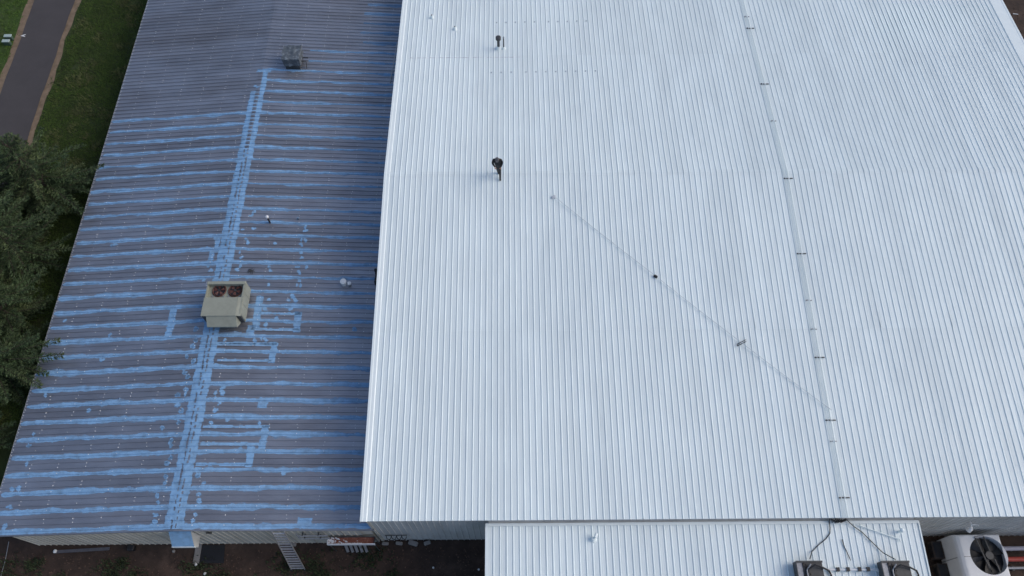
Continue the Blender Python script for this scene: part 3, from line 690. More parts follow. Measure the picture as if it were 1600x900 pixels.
for (qx, qy, lb) in ((675, 28, 'small white vent stub nearest the top left corner of the white roof'), (711, 46, 'small white vent stub with a dark mouth left of the capped flue')):
    x, y, z = map(float, on_white(qx, qy)); E_ = empty('vent_stub', (x, y, z), lb, 'vent', None)
    b = MB(); b.tube([(x, y, z), (x, y, z + .06), (x, y, z + .24)], [.15, .11, .07], 14); b.build('boot', 'white_trim', E_)
    b = MB(); b.cyl((x, y), .045, z + .2, z + .262, 12, .042); b.build('mouth', 'dark', E_)

# --- diagonal cable with its fixings
cp = [on_white(*q) for q in ((866, 309), (1024, 433), (1158, 537), (1298, 642))]
CB = empty('stay_cable', cp[0], 'thin pale cable running diagonally across the white roof', 'cable')
b = MB(); pts = []
for i in range(3):
    for t in np.linspace(0, 1, 20, endpoint=(i == 2)):
        q = cp[i] * (1 - t) + cp[i + 1] * t; sag = .10 - .05 * math.sin(math.pi * t); pts.append((q[0], q[1], wz(q[1]) + .03 + sag))
b.tube(pts, .017, 6); b.build('wire', 'rope', CB)
x, y, z = map(float, cp[0]); b = MB(); b.box(x - .16, x + .06, y - .08, y + .08, z + .01, z + .06); b.tube([(x - .1, y - .05, z + .1), (x, y + .08, z + .16), (x + .08, y, z + .14)], .03, 6); b.build('anchor', 'whiteflake', CB)
x, y, z = map(float, cp[1]); b = MB(); b.rbox(x - .11, x + .11, y - .06, y + .06, z + .02, z + .16, .03, Matrix.Translation((x, y, 0)) @ Matrix.Rotation(-.6, 4, 'Z') @ Matrix.Translation((-x, -y, 0))); b.build('clamp', 'black', CB)
x, y, z = map(float, cp[2]); b = MB()
for o_ in (-.05, .05): b.tube([(x - .24, y - .12 + o_, z + .10), (x + .24, y + .12 + o_, z + .12)], .022, 6)
b.tube([(x - .24, y - .17, z + .10), (x - .24, y - .07, z + .10)], .022, 6); b.build('turnbuckle', 'dark', CB)

# --- twin conduits from the back slope to the front eave
CX = 15.84
CD = empty('conduit_run', (CX, WYE, WZE), 'pair of thin pale conduits running down the white roof on dark brackets', 'conduit')
for o_ in (-.16, -.02):
    b = MB(); b.tube([(CX + o_, yy, wz(yy) + .075) for yy in (WYE - .02, 12, 20, WYR - .3, WYR + .3, 34, WYB - .5)], .016, 6); b.build('conduit', 'white_trim', CD)
for q in ((1172, 45), (1195, 132), (1232, 279.5), (1251, 397), (1280, 559), (1298, 657), (1319, 778)):
    x, y, z = map(float, on_white(*q)); b = MB(); b.box(CX - .27, CX + .03, y - .028, y + .028, z + .035, z + .062)
    b.box(CX + .08, CX + .24, y - .026, y + .026, z + .035, z + .066); b.box(CX - .25, CX - .20, y - .02, y + .02, z + .055, z + .10); b.build('bracket', 'dark', CD)
for q in ((1170, 27), (1208, 190), (1264, 470), (1272, 515), (1300, 690)):
    x, y, z = map(float, on_white(*q)); b = MB(); b.box(CX - .22, CX - .10, y - .015, y + .015, z + .03, z + .11); b.box(CX + .02, CX + .10, y - .015, y + .015, z + .03, z + .08); b.build('clip', 'galv', CD)

# --- person: continuous skinned body
def skin_body(name, verts, edges, radii, parent, mats, face_mat, subd=2):
    me = bpy.data.meshes.new(name); me.from_pydata(verts, edges, []); o = bpy.data.objects.new(name, me); COL.objects.link(o)
    md = o.modifiers.new('Skin', 'SKIN'); md.use_smooth_shade = True
    for i, r_ in enumerate(radii): me.skin_vertices[0].data[i].radius = (r_, r_) if not isinstance(r_, tuple) else r_
    for i in range(len(radii)): me.skin_vertices[0].data[i].use_root = (i == 0)
    s2 = o.modifiers.new('Sub', 'SUBSURF'); s2.levels = s2.render_levels = subd
    dg = bpy.context.evaluated_depsgraph_get(); ev = o.evaluated_get(dg); nm = bpy.data.meshes.new_from_object(ev)
    bpy.data.objects.remove(o); nm.name = name
    nm.materials.clear()
    for m in mats: nm.materials.append(M[m])
    for p_ in nm.polygons: p_.material_index = face_mat(p_.center); p_.use_smooth = True
    return link(name, nm, parent)
fx_, fy_, fz_ = map(float, on_white(779, 280))
PE = empty('person', (fx_, fy_ + .22, wz(fy_ + .22)), 'person in black clothes and grey cap standing on the white roof', 'person')
# local coordinates: x right, y away, z up from the roof; facing the camera, looking down, one foot forward
vv = [(-.02, .10, 1.04), (-.04, .08, 1.22), (-.07, .02, 1.42), (-.06, -.03, 1.54), (-.05, -.09, 1.63), (-.05, -.12, 1.75),     # 0 pelvis .. 5 head top
      (.07, .06, .95), (.09, -.06, .52), (.09, -.24, .09), (.10, -.38, .04),                                                   # 6-9 front leg (his left)
      (-.10, .10, .95), (-.06, .16, .50), (-.02, .20, .10), (.00, .08, .05),                                                   # 10-13 rear leg
      (-.26, .01, 1.44), (-.31, .00, 1.18), (-.20, -.16, 1.10), (-.15, -.22, 1.09),                                            # 14-17 arm left in picture
      (.15, .00, 1.46), (.23, .02, 1.22), (.16, -.13, 1.06), (.12, -.19, 1.04)]                                                # 18-21 arm right in picture
ee = [(0, 1), (1, 2), (2, 3), (3, 4), (4, 5), (0, 6), (6, 7), (7, 8), (8, 9), (0, 10), (10, 11), (11, 12), (12, 13), (2, 14), (14, 15), (15, 16), (16, 17), (2, 18), (18, 19), (19, 20), (20, 21)]
rr = [(.18, .14), (.20, .15), (.22, .17), .07, .095, .08, .10, .078, .058, .048, .10, .078, .058, .048, .095, .070, .050, .038, .095, .070, .050, .038]
def fm(c_):
    if c_.z > 1.53 and -.15 < c_.x < .05: return 2
    if c_.z > .98:
        return 2 if c_.y < -.185 and c_.z < 1.12 else 0
    return 1 if c_.z > .1 else 0
skin_body('body', vv, ee, rr, PE, ('cloth', 'denim', 'skin'), fm)
fing = []
for hx, hy, hz in ((-.15, -.22, 1.09), (.12, -.19, 1.04)):
    for k in range(5):
        o_ = (k - 2) * .02; l = (.05, .08, .085, .08, .06)[k]
        b = MB(); b.tube([(fx_ + hx + o_, fy_ + .22 + hy - .01, fz_ + hz), (fx_ + hx + o_ * 1.2, fy_ + .22 + hy - l * .7, fz_ + hz - .02), (fx_ + hx + o_, fy_ + .22 + hy - l * .9, fz_ + hz - .055)], [.011, .010, .008], 6); fing.append(b)
hb2 = MB()
for b in fing: hb2.add(b.v, b.f)
hb2.build('fingers', 'skin', PE)
b = MB(); hx, hy, hz = fx_ - .05, fy_ + .22 - .11, fz_ + 1.68
rings = [(.108, .0), (.110, .05), (.098, .09), (.065, .12), (.02, .132)]
for (r0, z0), (r1, z1) in zip(rings, rings[1:]): b.tube([(hx, hy, hz + z0), (hx, hy, hz + z1)], [r0, r1], 16, cap=(z1 > .14))
b.add([(hx - .09, hy - .08, hz + .015), (hx + .09, hy - .08, hz + .015), (hx + .07, hy - .20, hz - .01), (hx - .07, hy - .20, hz - .01), (hx - .09, hy - .08, hz + .027), (hx + .09, hy - .08, hz + .027), (hx + .07, hy - .20, hz + .002), (hx - .07, hy - .20, hz + .002)], [(0, 1, 2, 3), (7, 6, 5, 4), (3, 2, 6, 7), (0, 3, 7, 4), (1, 5, 6, 2)])
b.build('cap', 'cap', PE)

# ================================================================== ON THE ANNEX ROOF
def cable(name, pts, r, label, mat_='cable'):
    b = MB(); b.tube(pts, r, 6); return b.build(name, mat_, label=label, cat='cable')
def an(x, y, lift=.05):
    p = on_annex(x, y); return (float(p[0]), float(p[1]), float(p[2]) + lift)
cable('power_cable', [(at(1297, 811, 4.9)[0], WYE - .03, 4.88), (at(1297, 815, 4.7)[0], WYE - .08, 4.6), an(1296.5, 825), an(1296, 834), an(1290, 842), an(1277, 853), an(1268, 862, .06), an(1262, 875, .3)], .022, 'black cable hanging from the eave to the left dark condenser')
cable('power_cable', [(at(1322, 811, 4.9)[0], WYE - .03, 4.88), an(1324, 816, .15), an(1334, 824, .1), an(1346, 832, .08), an(1362, 848, .08), an(1378, 864, .1), an(1392, 877, .5)], .024, 'black cable sloping from the eave to the right dark condenser')
cable('power_cable', [an(1315, 843), an(1319, 855), an(1325, 868), an(1328, 876, .09)], .020, 'short black cable lying on the annex roof between the condensers')
rd = random.Random(5); b = MB(); tx = float(at(1310, 811, 4.85)[0])
for k in range(11):
    x0_ = tx + rd.uniform(-.45, .2); 
    b.tube([(x0_, WYE - .02, 4.83 + rd.uniform(-.1, .1)), (x0_ + rd.uniform(.05, .2), WYE - .1 - rd.uniform(0, .08), 4.76 + rd.uniform(-.08, .06)), (x0_ + rd.uniform(.2, .5), WYE - .04, 4.82 + rd.uniform(-.1, .1))], .024, 5)
b.build('cable_tangle', 'cable', label='tangle of black cables bunched under the warehouse eave', cat='cable')
pa, pb = an(1340, 821, .09), an(1400, 842, .07)
E_ = empty('fallen_conduit', pa, 'white conduit lying aslant across the annex roof', 'conduit'); b = MB(); b.tube([pa, pb], .026, 8); b.build('tube', 'white_trim', E_)
b = MB(); b.tube([pb, (pb[0] + .12, pb[1] - .02, pb[2] + .02), (pb[0] + .14, pb[1] - .14, pb[2] + .02)], .035, 8); b.build('elbow', 'white_trim', E_)
p = an(1404, 831, 0)
E_ = empty('dome_vent', p, 'white ball-shaped vent cap at the right of the annex roof', 'vent')
b = MB(); b.tube([(p[0], p[1], p[2]), (p[0], p[1], p[2] + .30)], .055, 10); b.build('pipe', 'white_trim', E_)
b = MB(); b.tube([(p[0], p[1], p[2] + .28 + .20 * (1 - math.cos(t)) / 2 * 1.0) for t in np.linspace(.3, 3.1, 7)], [.105 * math.sin(t) + .006 for t in np.linspace(.3, 3.1, 7)], 16); b.build('dome', 'white_trim', E_, smooth=True)
p = an(927, 843, 0); E_ = empty('elbow_vent', p, 'white elbow vent on the left half of the annex roof', 'vent')
b = MB(); b.tube([(p[0], p[1], p[2]), (p[0], p[1], p[2] + .22), (p[0] + .08, p[1] + .06, p[2] + .32), (p[0] + .14, p[1] + .22, p[2] + .30)], [.10, .085, .08, .075], 12); b.build('pipe', 'white_trim', E_)
b = MB(); b.tube([(p[0], p[1], p[2]), (p[0], p[1], p[2] + .05)], [.17, .12], 14); b.build('boot', 'white_trim', E_)

def condenser(xl, xr_, lab):
    a = at(xl, 877, 4.95); c_ = at(xr_, 877, 4.95); x0, x1 = float(a[0]), float(c_[0]); yb_ = float(a[1]); y0 = yb_ - 1.0; z0 = az(yb_) + .10
    E_ = empty('condenser', ((x0 + x1) / 2, yb_ - .5, z0 - .1), lab, 'air conditioner', 'dark condensers on the annex roof')
    b = MB(); b.box(x0 + .28, x1, y0, yb_, z0, 4.93); b.build('cabinet', 'dark', E_)
    b = MB(); b.box(x0, x0 + .27, y0 + .05, yb_ - .03, z0 + .02, 4.90); b.build('coil_guard', 'galv', E_)
    b = MB(); b.box(x0 - .02, x1 + .02, yb_ - .06, yb_ + .02, 4.935, 4.975); b.box(x0 - .03, x0 + .0, y0, yb_, 4.5, 4.97); b.build('frame', 'dark', E_)
    b = MB(); b.box(x0 + .55, x1 + .75, y0 + .12, y0 + .30, 4.94, 5.02); b.build('front_rail', 'black', E_)
    b = MB(); b.tube([(x0 + .45, yb_ - .75, 4.95), (x0 + .5, yb_ - .35, 5.06), (x0 + .8, yb_ - .18, 5.12), (x1 - .1, yb_ - .28, 5.08), (x1 + .25, yb_ - .42, 4.95), (x1 + .42, yb_ - .58, 4.7), (x1 + .40, yb_ - .75, 4.5)], .045, 8); b.build('hose', 'black', E_)
    b = MB(); b.tube([(x0 + .42, yb_ - .9, 4.95), (x0 + .40, yb_ - .4, 5.03), (x0 + .62, yb_ - .14, 5.05)], .035, 8); b.build('hose', 'galv', E_)
    rd = random.Random(int(xl)); b = MB()
    for k in range(9): x = x0 + .3 + rd.uniform(0, .25); y = yb_ - rd.uniform(.05, .6); b.tube([(x, y, 4.94), (x + rd.uniform(-.08, .08), y - .1, 5.0), (x + rd.uniform(-.1, .1), y - .2, 4.95)], .018, 5)
    b.build('wiring', 'bark', E_)
    for sx in (x0 + .1, x1 - .1):
        b = MB(); b.box(sx - .04, sx + .04, y0, yb_ - .05, z0 - .10, z0); b.build('foot', 'galv', E_)
condenser(1244, 1284, 'dark condenser with looping hoses left of the white pipe rack')
condenser(1377, 1420, 'dark condenser with looping hoses right of the white pipe rack')
pl, pr_ = at(1296, 890, 4.5), at(1371, 890, 4.5); E_ = empty('pipe_rack', (pl[0], pl[1], az(pl[1])), 'white pipe rack with black clamps between the two dark condensers', 'rack')
zf = 4.5; b = MB(); b.tube([(pl[0] - .1, pl[1], zf), (pr_[0] + .05, pr_[1], zf)], .05, 8); b.build('rail', 'pvc', E_)
for px_, s_ in ((pl[0] - .05, 1), (pr_[0], 1)):
    b = MB(); b.tube([(px_, pl[1], zf), (px_ + .45, pl[1] - .8, zf - .1), (px_ + .5, pl[1] - .9, az(pl[1] - .9))], .045, 8); b.build('brace', 'pvc', E_)
    b = MB(); b.tube([(px_ + .1, pl[1], zf), (px_ + .1, pl[1], az(pl[1]))], .04, 8); b.build('leg', 'pvc', E_)
for t in (.17, .38, .62, .80):
    x = pl[0] + (pr_[0] - pl[0]) * t; b = MB(); b.box(x - .07, x + .07, pl[1] - .09, pl[1] + .09, zf - .04, zf + .10); b.build('clamp', 'black', E_)

# ================================================================== BESIDE THE ANNEX: LARGE COOLING UNIT
c0 = at(1490, 833, 2.0); X0, Y1 = float(c0[0]), 7.30; X1 = X0 + 2.35; Y0 = Y1 - 3.2; ZB, ZT = .12, 2.0
CU = empty('cooling_unit', ((X0 + X1) / 2, (Y0 + Y1) / 2, 0), 'big rounded white cooling unit with a black fan on top', 'cooling unit')
fc = at(1546, 868, 2.0); fcx, fcy, fr = float(fc[0]), float(fc[1]), .94
# shell: vertical section with a rounded shoulder, top with a round opening
b = MB(); n = 40; ringo = []; 
def rect_pt(a, x0, x1, y0, y1, cx, cy):
    dx_, dy_ = math.cos(a), math.sin(a); t = min(((x1 - cx) if dx_ > 0 else (x0 - cx)) / dx_ if abs(dx_) > 1e-6 else 1e9, ((y1 - cy) if dy_ > 0 else (y0 - cy)) / dy_ if abs(dy_) > 1e-6 else 1e9)
    return cx + dx_ * t, cy + dy_ * t
angs = sorted(set([2 * math.pi * k / n + .01 for k in range(n)] + [math.atan2(yy - fcy, xx - fcx) % (2 * math.pi) for xx in (X0, X1) for yy in (Y0, Y1)])); n = len(angs)
lev = [(0, ZB), (0, ZT - .30), (.02, ZT - .18), (.09, ZT - .07), (.22, ZT - .01), (.30, ZT)]
rows_ = []
for ins, zz in lev: rows_.append([(*rect_pt(a, X0 + ins, X1 - ins * .25, Y0 + ins * .3, Y1 - ins * .3, fcx, fcy), zz) for a in angs])
rows_.append([(fcx + fr * math.cos(a), fcy + fr * math.sin(a), ZT + .01) for a in angs]); rows_.append([(fcx + fr * .97 * math.cos(a), fcy + fr * .97 * math.sin(a), ZT - .35) for a in angs])
V = [p_ for r_ in rows_ for p_ in r_]; b.add(V, [(i * n + k, i * n + (k + 1) % n, (i + 1) * n + (k + 1) % n, (i + 1) * n + k) for i in range(len(rows_) - 1) for k in range(n)])
b.build('shell', 'uwhite', CU, smooth=False)
fo = MB().cyl((fcx, fcy), fr * .96, ZT - .36, ZT - .355, 32).build('fan', 'black', CU)
for k in range(6):
    a = .3 + k * math.pi / 3; bl = MB(); V = []
    for r_, w in ((.18, .25), (.5, .22), (.88, .2)): V += [(fcx + r_ * math.cos(a - w), fcy + r_ * math.sin(a - w), ZT - .16), (fcx + r_ * math.cos(a + w), fcy + r_ * math.sin(a + w), ZT - .30)]
    bl.add(V, [(0, 2, 3, 1), (2, 4, 5, 3)]); bl.build('blade', 'fan_blade', fo)
MB().cyl((fcx + .03, fcy), .22, ZT - .2, ZT + .03, 18, .2).build('motor', 'dark', fo)
for pts in ([(fcx - .46, fcy + .86, ZT + .03), (fcx - .1, fcy - .9, ZT + .03)], [(fcx - .02, fcy + .92, ZT + .03), (fcx + .08, fcy + .2, ZT + .03)], [(fcx - .16, fcy - .2, ZT + .03), (fcx - .12, fcy - .9, ZT + .03)], [(fcx + .22, fcy - .2, ZT + .03), (fcx + .32, fcy - .86, ZT + .03)]):
    MB().tube(pts, .045, 6).build('strut', 'dark', CU)
MB().tube([(fcx - .5, fcy + .88, ZT + .03), (fcx - .02, fcy + .96, ZT + .04)], .05, 6).build('strut', 'galv', CU)
# joint across shell, louvre openings and frame on the left side
ysm = fcy - .05
MB().box(X0 - .012, X0 + .02, ysm - .02, ysm + .02, ZB, ZT - .25).build('joint', 'galv', CU)
MB().add([(X0 + .03, ysm - .02, ZT - .155), (X0 + .03, ysm + .02, ZT - .155), (X0 + .24, ysm - .02, ZT + .004), (X0 + .24, ysm + .02, ZT + .004), (fcx - fr, ysm - .02, ZT + .013), (fcx - fr, ysm + .02, ZT + .013)], [(0, 2, 3, 1), (2, 4, 5, 3)]).build('joint', 'galv', CU)
for ya, yb_ in ((ysm + .12, Y1 - .12), (Y0 + .1, ysm - .12)):
    o = MB().box(X0 - .55, X0 - .02, ya, yb_, ZB, .62).build('pad_frame', 'bark', CU)
    for k in range(3): MB().box(X0 - .57, X0 - .53, ya + .1 + k * (yb_ - ya - .2) / 3, ya + .06 + (k + 1) * (yb_ - ya - .2) / 3, ZB + .05, .56).build('louvre', 'black', o)
    MB().box(X0 - .50, X0 - .1, ya + .06, yb_ - .06, .625, .632).build('opening', 'black', o)
for xx in (X0 + .1, X1 - .2):
    for yy in (Y0 + .1, Y1 - .2): MB().box(xx, xx + .1, yy, yy + .1, -.01, ZB).build('foot', 'dark', CU)
# wall lamp and pipes beside it
p = at(1516, 828, 3.0); LX = float(p[0])
WLp = empty('wall_lamp', (LX, 7.55, 3.0), 'small white lamp on the wall above the big cooling unit', 'lamp')
MB().tube([(LX, 7.66, 3.2), (LX, 7.50, 3.25), (LX - .02, 7.36, 3.15)], .03, 8).build('arm', 'pvc', WLp)
MB().tube([(LX - .02, 7.38, 3.22), (LX - .03, 7.33, 3.1), (LX - .05, 7.28, 2.92)], [.05, .11, .12], 12).build('head', 'pvc', WLp)
MB().tube([(LX + .02, 7.50, 3.26), (LX + .22, 7.48, 3.3), (LX + .28, 7.44, 3.36)], .025, 8).build('sensor', 'pvc', WLp)
for (qx, qy, zz, r_, mt, lb) in ((1585, 857, .9, .11, 'lilac', 'thick grey-lilac pipe running along the ground right of the cooling unit'), (1588, 874, .6, .12, 'red', 'red pipe running along the ground right of the cooling unit'), (1588, 888, .3, .07, 'galv', 'thin grey pipe on the ground nearest the bottom right corner')):
    p = at(qx, qy, zz); x, y = float(p[0]) - .7, float(p[1])
    E_ = empty('pipe', (x, y, 0), lb, 'pipe'); MB().tube([(x, y, zz), (x + 9, y + .05, zz)], r_, 12).build('tube', mt, E_)
    for k in (.6, 4.5, 8.4): MB().box(x + k - .05, x + k + .05, y - .12, y + .12, -.02, zz - r_ * .8).build('stand', 'dark', E_)

# ================================================================== IN FRONT OF THE GREY BUILDING
# --- ladder
lt = np.array([-11.63, gy(-11.63, GV0) - .09, 3.28]); lb = np.array(at(466, 890, -YD)); LD = empty('ladder', lb, 'aluminium ladder leaning on the grey roof edge', 'ladder')
ax = lt - lb; ws = (.30, .345)
for s_ in (-1, 1):
    b = MB(); b.tube([lb + np.array([s_ * .36, 0, 0]), lt + np.array([s_ * .30, 0, 0])], .032, 6); b.build('rail', 'alu', LD)
    MB().rbox(lb[0] + s_ * .36 - .06, lb[0] + s_ * .36 + .06, lb[1] - .06, lb[1] + .06, -YD - .03, -YD + .05, .015).build('foot', 'black', LD)
for k in range(15):
    t = (k + .6) / 15.3; q = lb + ax * t; w = .36 - .06 * t; MB().box(q[0] - w, q[0] + w, q[1] - .035, q[1] + .035, q[2] - .012, q[2] + .012).build('rung', 'alu', LD)
# --- rusty tray on legs against the wall
tx0, tx1, ty0, ty1, tz = -9.45, -7.0, 6.98, 7.38, 2.0
TR = empty('metal_tray', ((tx0 + tx1) / 2, 7.2, 0), 'rusty red-brown metal tray with flaking white rim against the wall', 'tray')
MB().box(tx0 + .04, tx1 - .04, ty0 + .05, ty1 - .03, tz, tz + .03).build('tray_floor', 'rust', TR)
b = MB(); b.box(tx0, tx1, ty0, ty0 + .05, tz - .12, tz + .14); b.box(tx0, tx0 + .04, ty0 + .05, ty1 - .03, tz - .02, tz + .14); b.build('rim', 'whiteflake', TR)
b = MB(); b.box(tx1 - .03, tx1, ty0 + .05, ty1, tz - .02, tz + .14); b.box(tx0 + .04, tx1 - .03, ty1 - .03, ty1, tz - .02, tz + .14); b.build('rim', 'dark', TR)
rd = random.Random(4); b = MB()
for k in range(34):
    x = tx0 + .06 + abs(rd.gauss(0, .42)); y = ty0 + .08 + rd.random() * .28; s_ = rd.uniform(.03, .09)
    if x < tx1 - .1: b.slab([(x + s_ * math.cos(a + rd.random()), y + s_ * .6 * math.sin(a), tz + .036 + .0004 * k) for a in (0, 1.2, 2.5, 3.8, 5)], .005)
for k in range(12): x = tx0 + .7 + k * .09; b.slab([(x, ty0 + .06, tz + .036), (x + .08, ty0 + .06, tz + .036), (x + .07, ty0 + .09 + rd.random() * .03, tz + .036), (x + .01, ty0 + .1, tz + .036)], .005)
b.build('paint_flakes', 'whiteflake', TR, kind='stuff')
for xx in (tx0 + .05, tx1 - .08):
    for yy in (ty0 + .02, ty1 - .06): MB().box(xx, xx + .04, yy, yy + .04, -.02, tz).build('leg', 'dark', TR)
# slats lying below it
SL = empty('slat_rack', (-8.0, 6.7, 0), 'short rack of pale slats on the ground below the rusty tray', 'rack')
for k in range(5):
    p = at(540 + k * 7.5, 853, .1); MB().box(p[0] - .07, p[0] + .07, p[1] - .35, p[1] + .35, .06, .10, Matrix.Translation((p[0], p[1], 0)) @ Matrix.Rotation(.45, 4, 'Z') @ Matrix.Translation((-p[0], -p[1], 0))).build('slat', 'galv', SL)
p = at(540, 853, .1); MB().box(p[0] - .1, p[0] + 1.1, p[1] - .03, p[1] + .03, -.02, .055).build('bearer', 'bark', SL)
p = at(580, 860, .05); MB().tube([(p[0] - .2, p[1] + .25, .04), (p[0] + .15, p[1] - .3, .04)], .025, 6).build('stick', 'bark', label='thin stick lying on the earth right of the slats', cat='stick')
# pipes along the wall left of the tray
for i, (zz, yo, mt, lb_) in enumerate(((2.25, .18, 'galv', 'upper grey pipe fixed along the wall between ladder and tray'), (1.75, .22, 'galv', 'lower grey pipe fixed along the wall between ladder and tray'))):
    xa, xb = -11.0, -9.4; y = GV0 + .12 - yo; E_ = empty('wall_pipe', (xa, y, zz), lb_, 'pipe'); MB().tube([(xa, y + .1, zz), (xa + .1, y, zz), (xb, y, zz)], .045, 8).build('tube', mt, E_)
    for t in (.3, 1.1): MB().box(xa + t, xa + t + .05, y - .02, GV0 + .10, zz - .08, zz + .05).build('bracket', 'dark', E_)
p = at(458, 850, .15); MB().rbox(p[0] - .14, p[0] + .14, p[1] - .1, p[1] + .12, -.02, .22, .04).build('rubble', 'concrete', label='pale stone on the ground beside the ladder', cat='stone')
# --- blue-topped hood on the wall below the ridge
HD = empty('wall_hood', (-16.7, 7.3, 2.0), 'wall hood with a blue-smeared sloping top under the ridge end', 'hood')
hx0, hx1, hy1, hy0 = -17.2, -16.1, GV0 + .10, GV0 - .52
b = MB(); b.slab([(hx0, hy1, 2.95), (hx0, hy0, 2.15), (hx1, hy0, 2.15), (hx1, hy1, 2.95)], .03); b.build('top', 'blue', HD)
MB().box(hx0 - .03, hx1 + .03, hy0 - .03, hy0 + .02, 1.92, 2.13).build('fascia', 'white_trim', HD)
b = MB()
for xx in (hx0, hx1): b.add([(xx - .015, hy1, 2.92), (xx - .015, hy0 + .03, 2.12), (xx - .015, hy0 + .03, 1.6), (xx - .015, hy1, 1.6), (xx + .015, hy1, 2.92), (xx + .015, hy0 + .03, 2.12), (xx + .015, hy0 + .03, 1.6), (xx + .015, hy1, 1.6)], [(0, 1, 2, 3), (7, 6, 5, 4), (0, 4, 5, 1), (1, 5, 6, 2), (2, 6, 7, 3)])
b.build('side', 'wwall', HD)
p0, p1 = at(311, 849, .03), at(306, 881, .03); b = MB(); b.slab([(p0[0] - .16, p0[1], .04), (p1[0] - .16, p1[1], .04), (p1[0] + .16, p1[1], .04), (p0[0] + .16, p0[1], .04)], .06); b.build('kerb', 'concrete', label='narrow concrete kerb running out from the wall by the flat black sheet', cat='kerb')
q0, q1 = at(316, 851, .02), at(350, 880, .02); b = MB(); b.slab([(q0[0], q0[1], .02), (q0[0] - .02, q1[1], .02), (q1[0], q1[1], .02), (q1[0] - .1, q0[1], .02)], .03); b.build('black_sheet', 'black', label='flat black sheet on the ground right of the concrete kerb', cat='mat')  # thin black slab filling the dark rectangle beside the kerb
# vent dot in wall, board on ground
p = at(323, 835, 2.9); MB().box(p[0] - .16, p[0] + .12, GV0 + .02, GV0 + .08, 2.55, 2.65).build('wall_light', 'black', label='small black fitting on the pale wall right of the hood', cat='fitting')
pa, pb = at(88, 862, .03), at(172, 857, .03); b = MB(); b.slab([(pa[0], pa[1] + .08, .06), (pa[0], pa[1] - .08, .06), (pb[0], pb[1] - .08, .06), (pb[0], pb[1] + .08, .06)], .05); b.build('board', 'old_board', label='long grey board lying along the foot of the pale wall', cat='board')
p = at(88, 861, .06); MB().rbox(p[0] - .13, p[0] + .03, p[1] - .1, p[1] + .08, .03, .16, .04).build('stone', 'pvc', label='white stone at the left end of the grey board', cat='stone')
p = at(206, 857, .1); MB().rbox(p[0] - .17, p[0] + .17, p[1] - .12, p[1] + .16, -.02, .3, .03).build('bucket', 'black', label='small black tub at the foot of the pale wall', cat='tub')
for (qx, qy, lb_) in ((271, 861, 'pale flat stone on the earth in front of the hood'), (306, 882, 'white stone at the end of the concrete kerb'), (320, 897, 'white stone at the bottom edge below the black sheet'), (677, 887, 'white pebble on the dark earth far left of the annex'), (748, 890, 'white pebble on the dark earth close to the annex')):
    p = at(qx, qy, .03); s_ = .06 if 'pebble' in lb_ else .09; b = MB(); b.tube([(p[0], p[1], -.02), (p[0], p[1], .04), (p[0] + .01, p[1], .08)], [s_, s_ * .9, s_ * .4], 7); b.build('stone', 'pvc' if 'white' in lb_ else 'concrete', label=lb_, cat='stone')
# brackets and rubble at foot of the white front wall
p = at(615, 839, .9); E_ = empty('hose_rack', (p[0], 7.6, .6), 'dark wire rack hooked low on the white building front wall', 'rack')
for k in range(4):
    x = p[0] - .4 + k * .27; MB().tube([(x, 7.62, .95), (x + .08, 7.45, 1.0), (x + .2, 7.42, .8), (x + .24, 7.60, .7)], .02, 6).build('hook', 'cable', E_)
MB().tube([(p[0] - .45, 7.62, .95), (p[0] + .7, 7.62, .95)], .02, 6).build('bar', 'cable', E_)
rd = random.Random(9)
for k, lb_ in enumerate(('pale broken block left of the other three by the white front wall', 'pale broken block second from left by the white front wall', 'pale broken block third from left by the white front wall', 'pale broken block nearest the annex by the white front wall')):
    p = at(602 + k * 22, 846 + (3 if k == 0 else 0), .05); s_ = .12 + .05 * (k == 2); MB().rbox(p[0] - s_ * 1.5, p[0] + s_ * 1.5, p[1] - s_ * .7, p[1] + s_ * .7, -.02, .12 + .05 * k, .03, Matrix.Translation((p[0], p[1], 0)) @ Matrix.Rotation(rd.uniform(-.4, .4), 4, 'Z') @ Matrix.Translation((-p[0], -p[1], 0))).build('block', 'concrete', label=lb_, cat='block')
p0, p1 = at(14, 846, .02), at(0, 905, .02); MB().tube([(p0[0], p0[1], .03), ((p0[0] + p1[0]) / 2 + .05, (p0[1] + p1[1]) / 2, .03), (p1[0], p1[1], .03)], .018, 6).build('wire', 'galv', label='thin grey wire on the ground at the bottom left corner', cat='wire')

# the yard is lower than the lawn: set everything that stands in it down onto the earth
for o in list(COL.objects):
    if o.parent is None and o.name.split('.')[0] in ('cooling_unit', 'pipe', 'metal_tray', 'slat_rack', 'stick', 'rubble', 'kerb', 'black_sheet', 'board', 'stone', 'bucket', 'block', 'wire'):
        o.location.x *= 1 + YD / CAM_H; o.location.y = min(o.location.y + .12, 7.5) ; o.location.z -= YD

# ================================================================== BY THE ROAD
for (qx, qy, lb_) in ((12, 56, 'green utility box with pale lid, farther of the pair on the lawn'), (9, 64, 'green utility box with pale lid, nearer of the pair on the lawn')):
    p = at(qx, qy, .35); x, y = float(p[0]), float(p[1]); E_ = empty('utility_box', (x, y, 0), lb_, 'utility box')
    MB().rbox(x - .26, x + .26, y - .12, y + .12, -.02, .34, .03).build('box', 'green', E_); MB().rbox(x - .28, x + .28, y - .14, y + .14, .34, .40, .02).build('lid', 'pale', E_)
p = at(36, 56, .05); x, y = float(p[0]), float(p[1]); b = MB()
b.slab([(x - .18, y, .06), (x + .16, y - .10, .06), (x + .17, y - .04, .06), (x - .02, y + .02, .06)], .02); b.slab([(x - .18, y + .01, .062), (x - .02, y + .02, .062), (x + .18, y + .12, .062), (x + .14, y + .16, .062)], .02)
b.build('paper_scrap', 'pvc', label='white forked scrap lying on the road edge', cat='scrap')
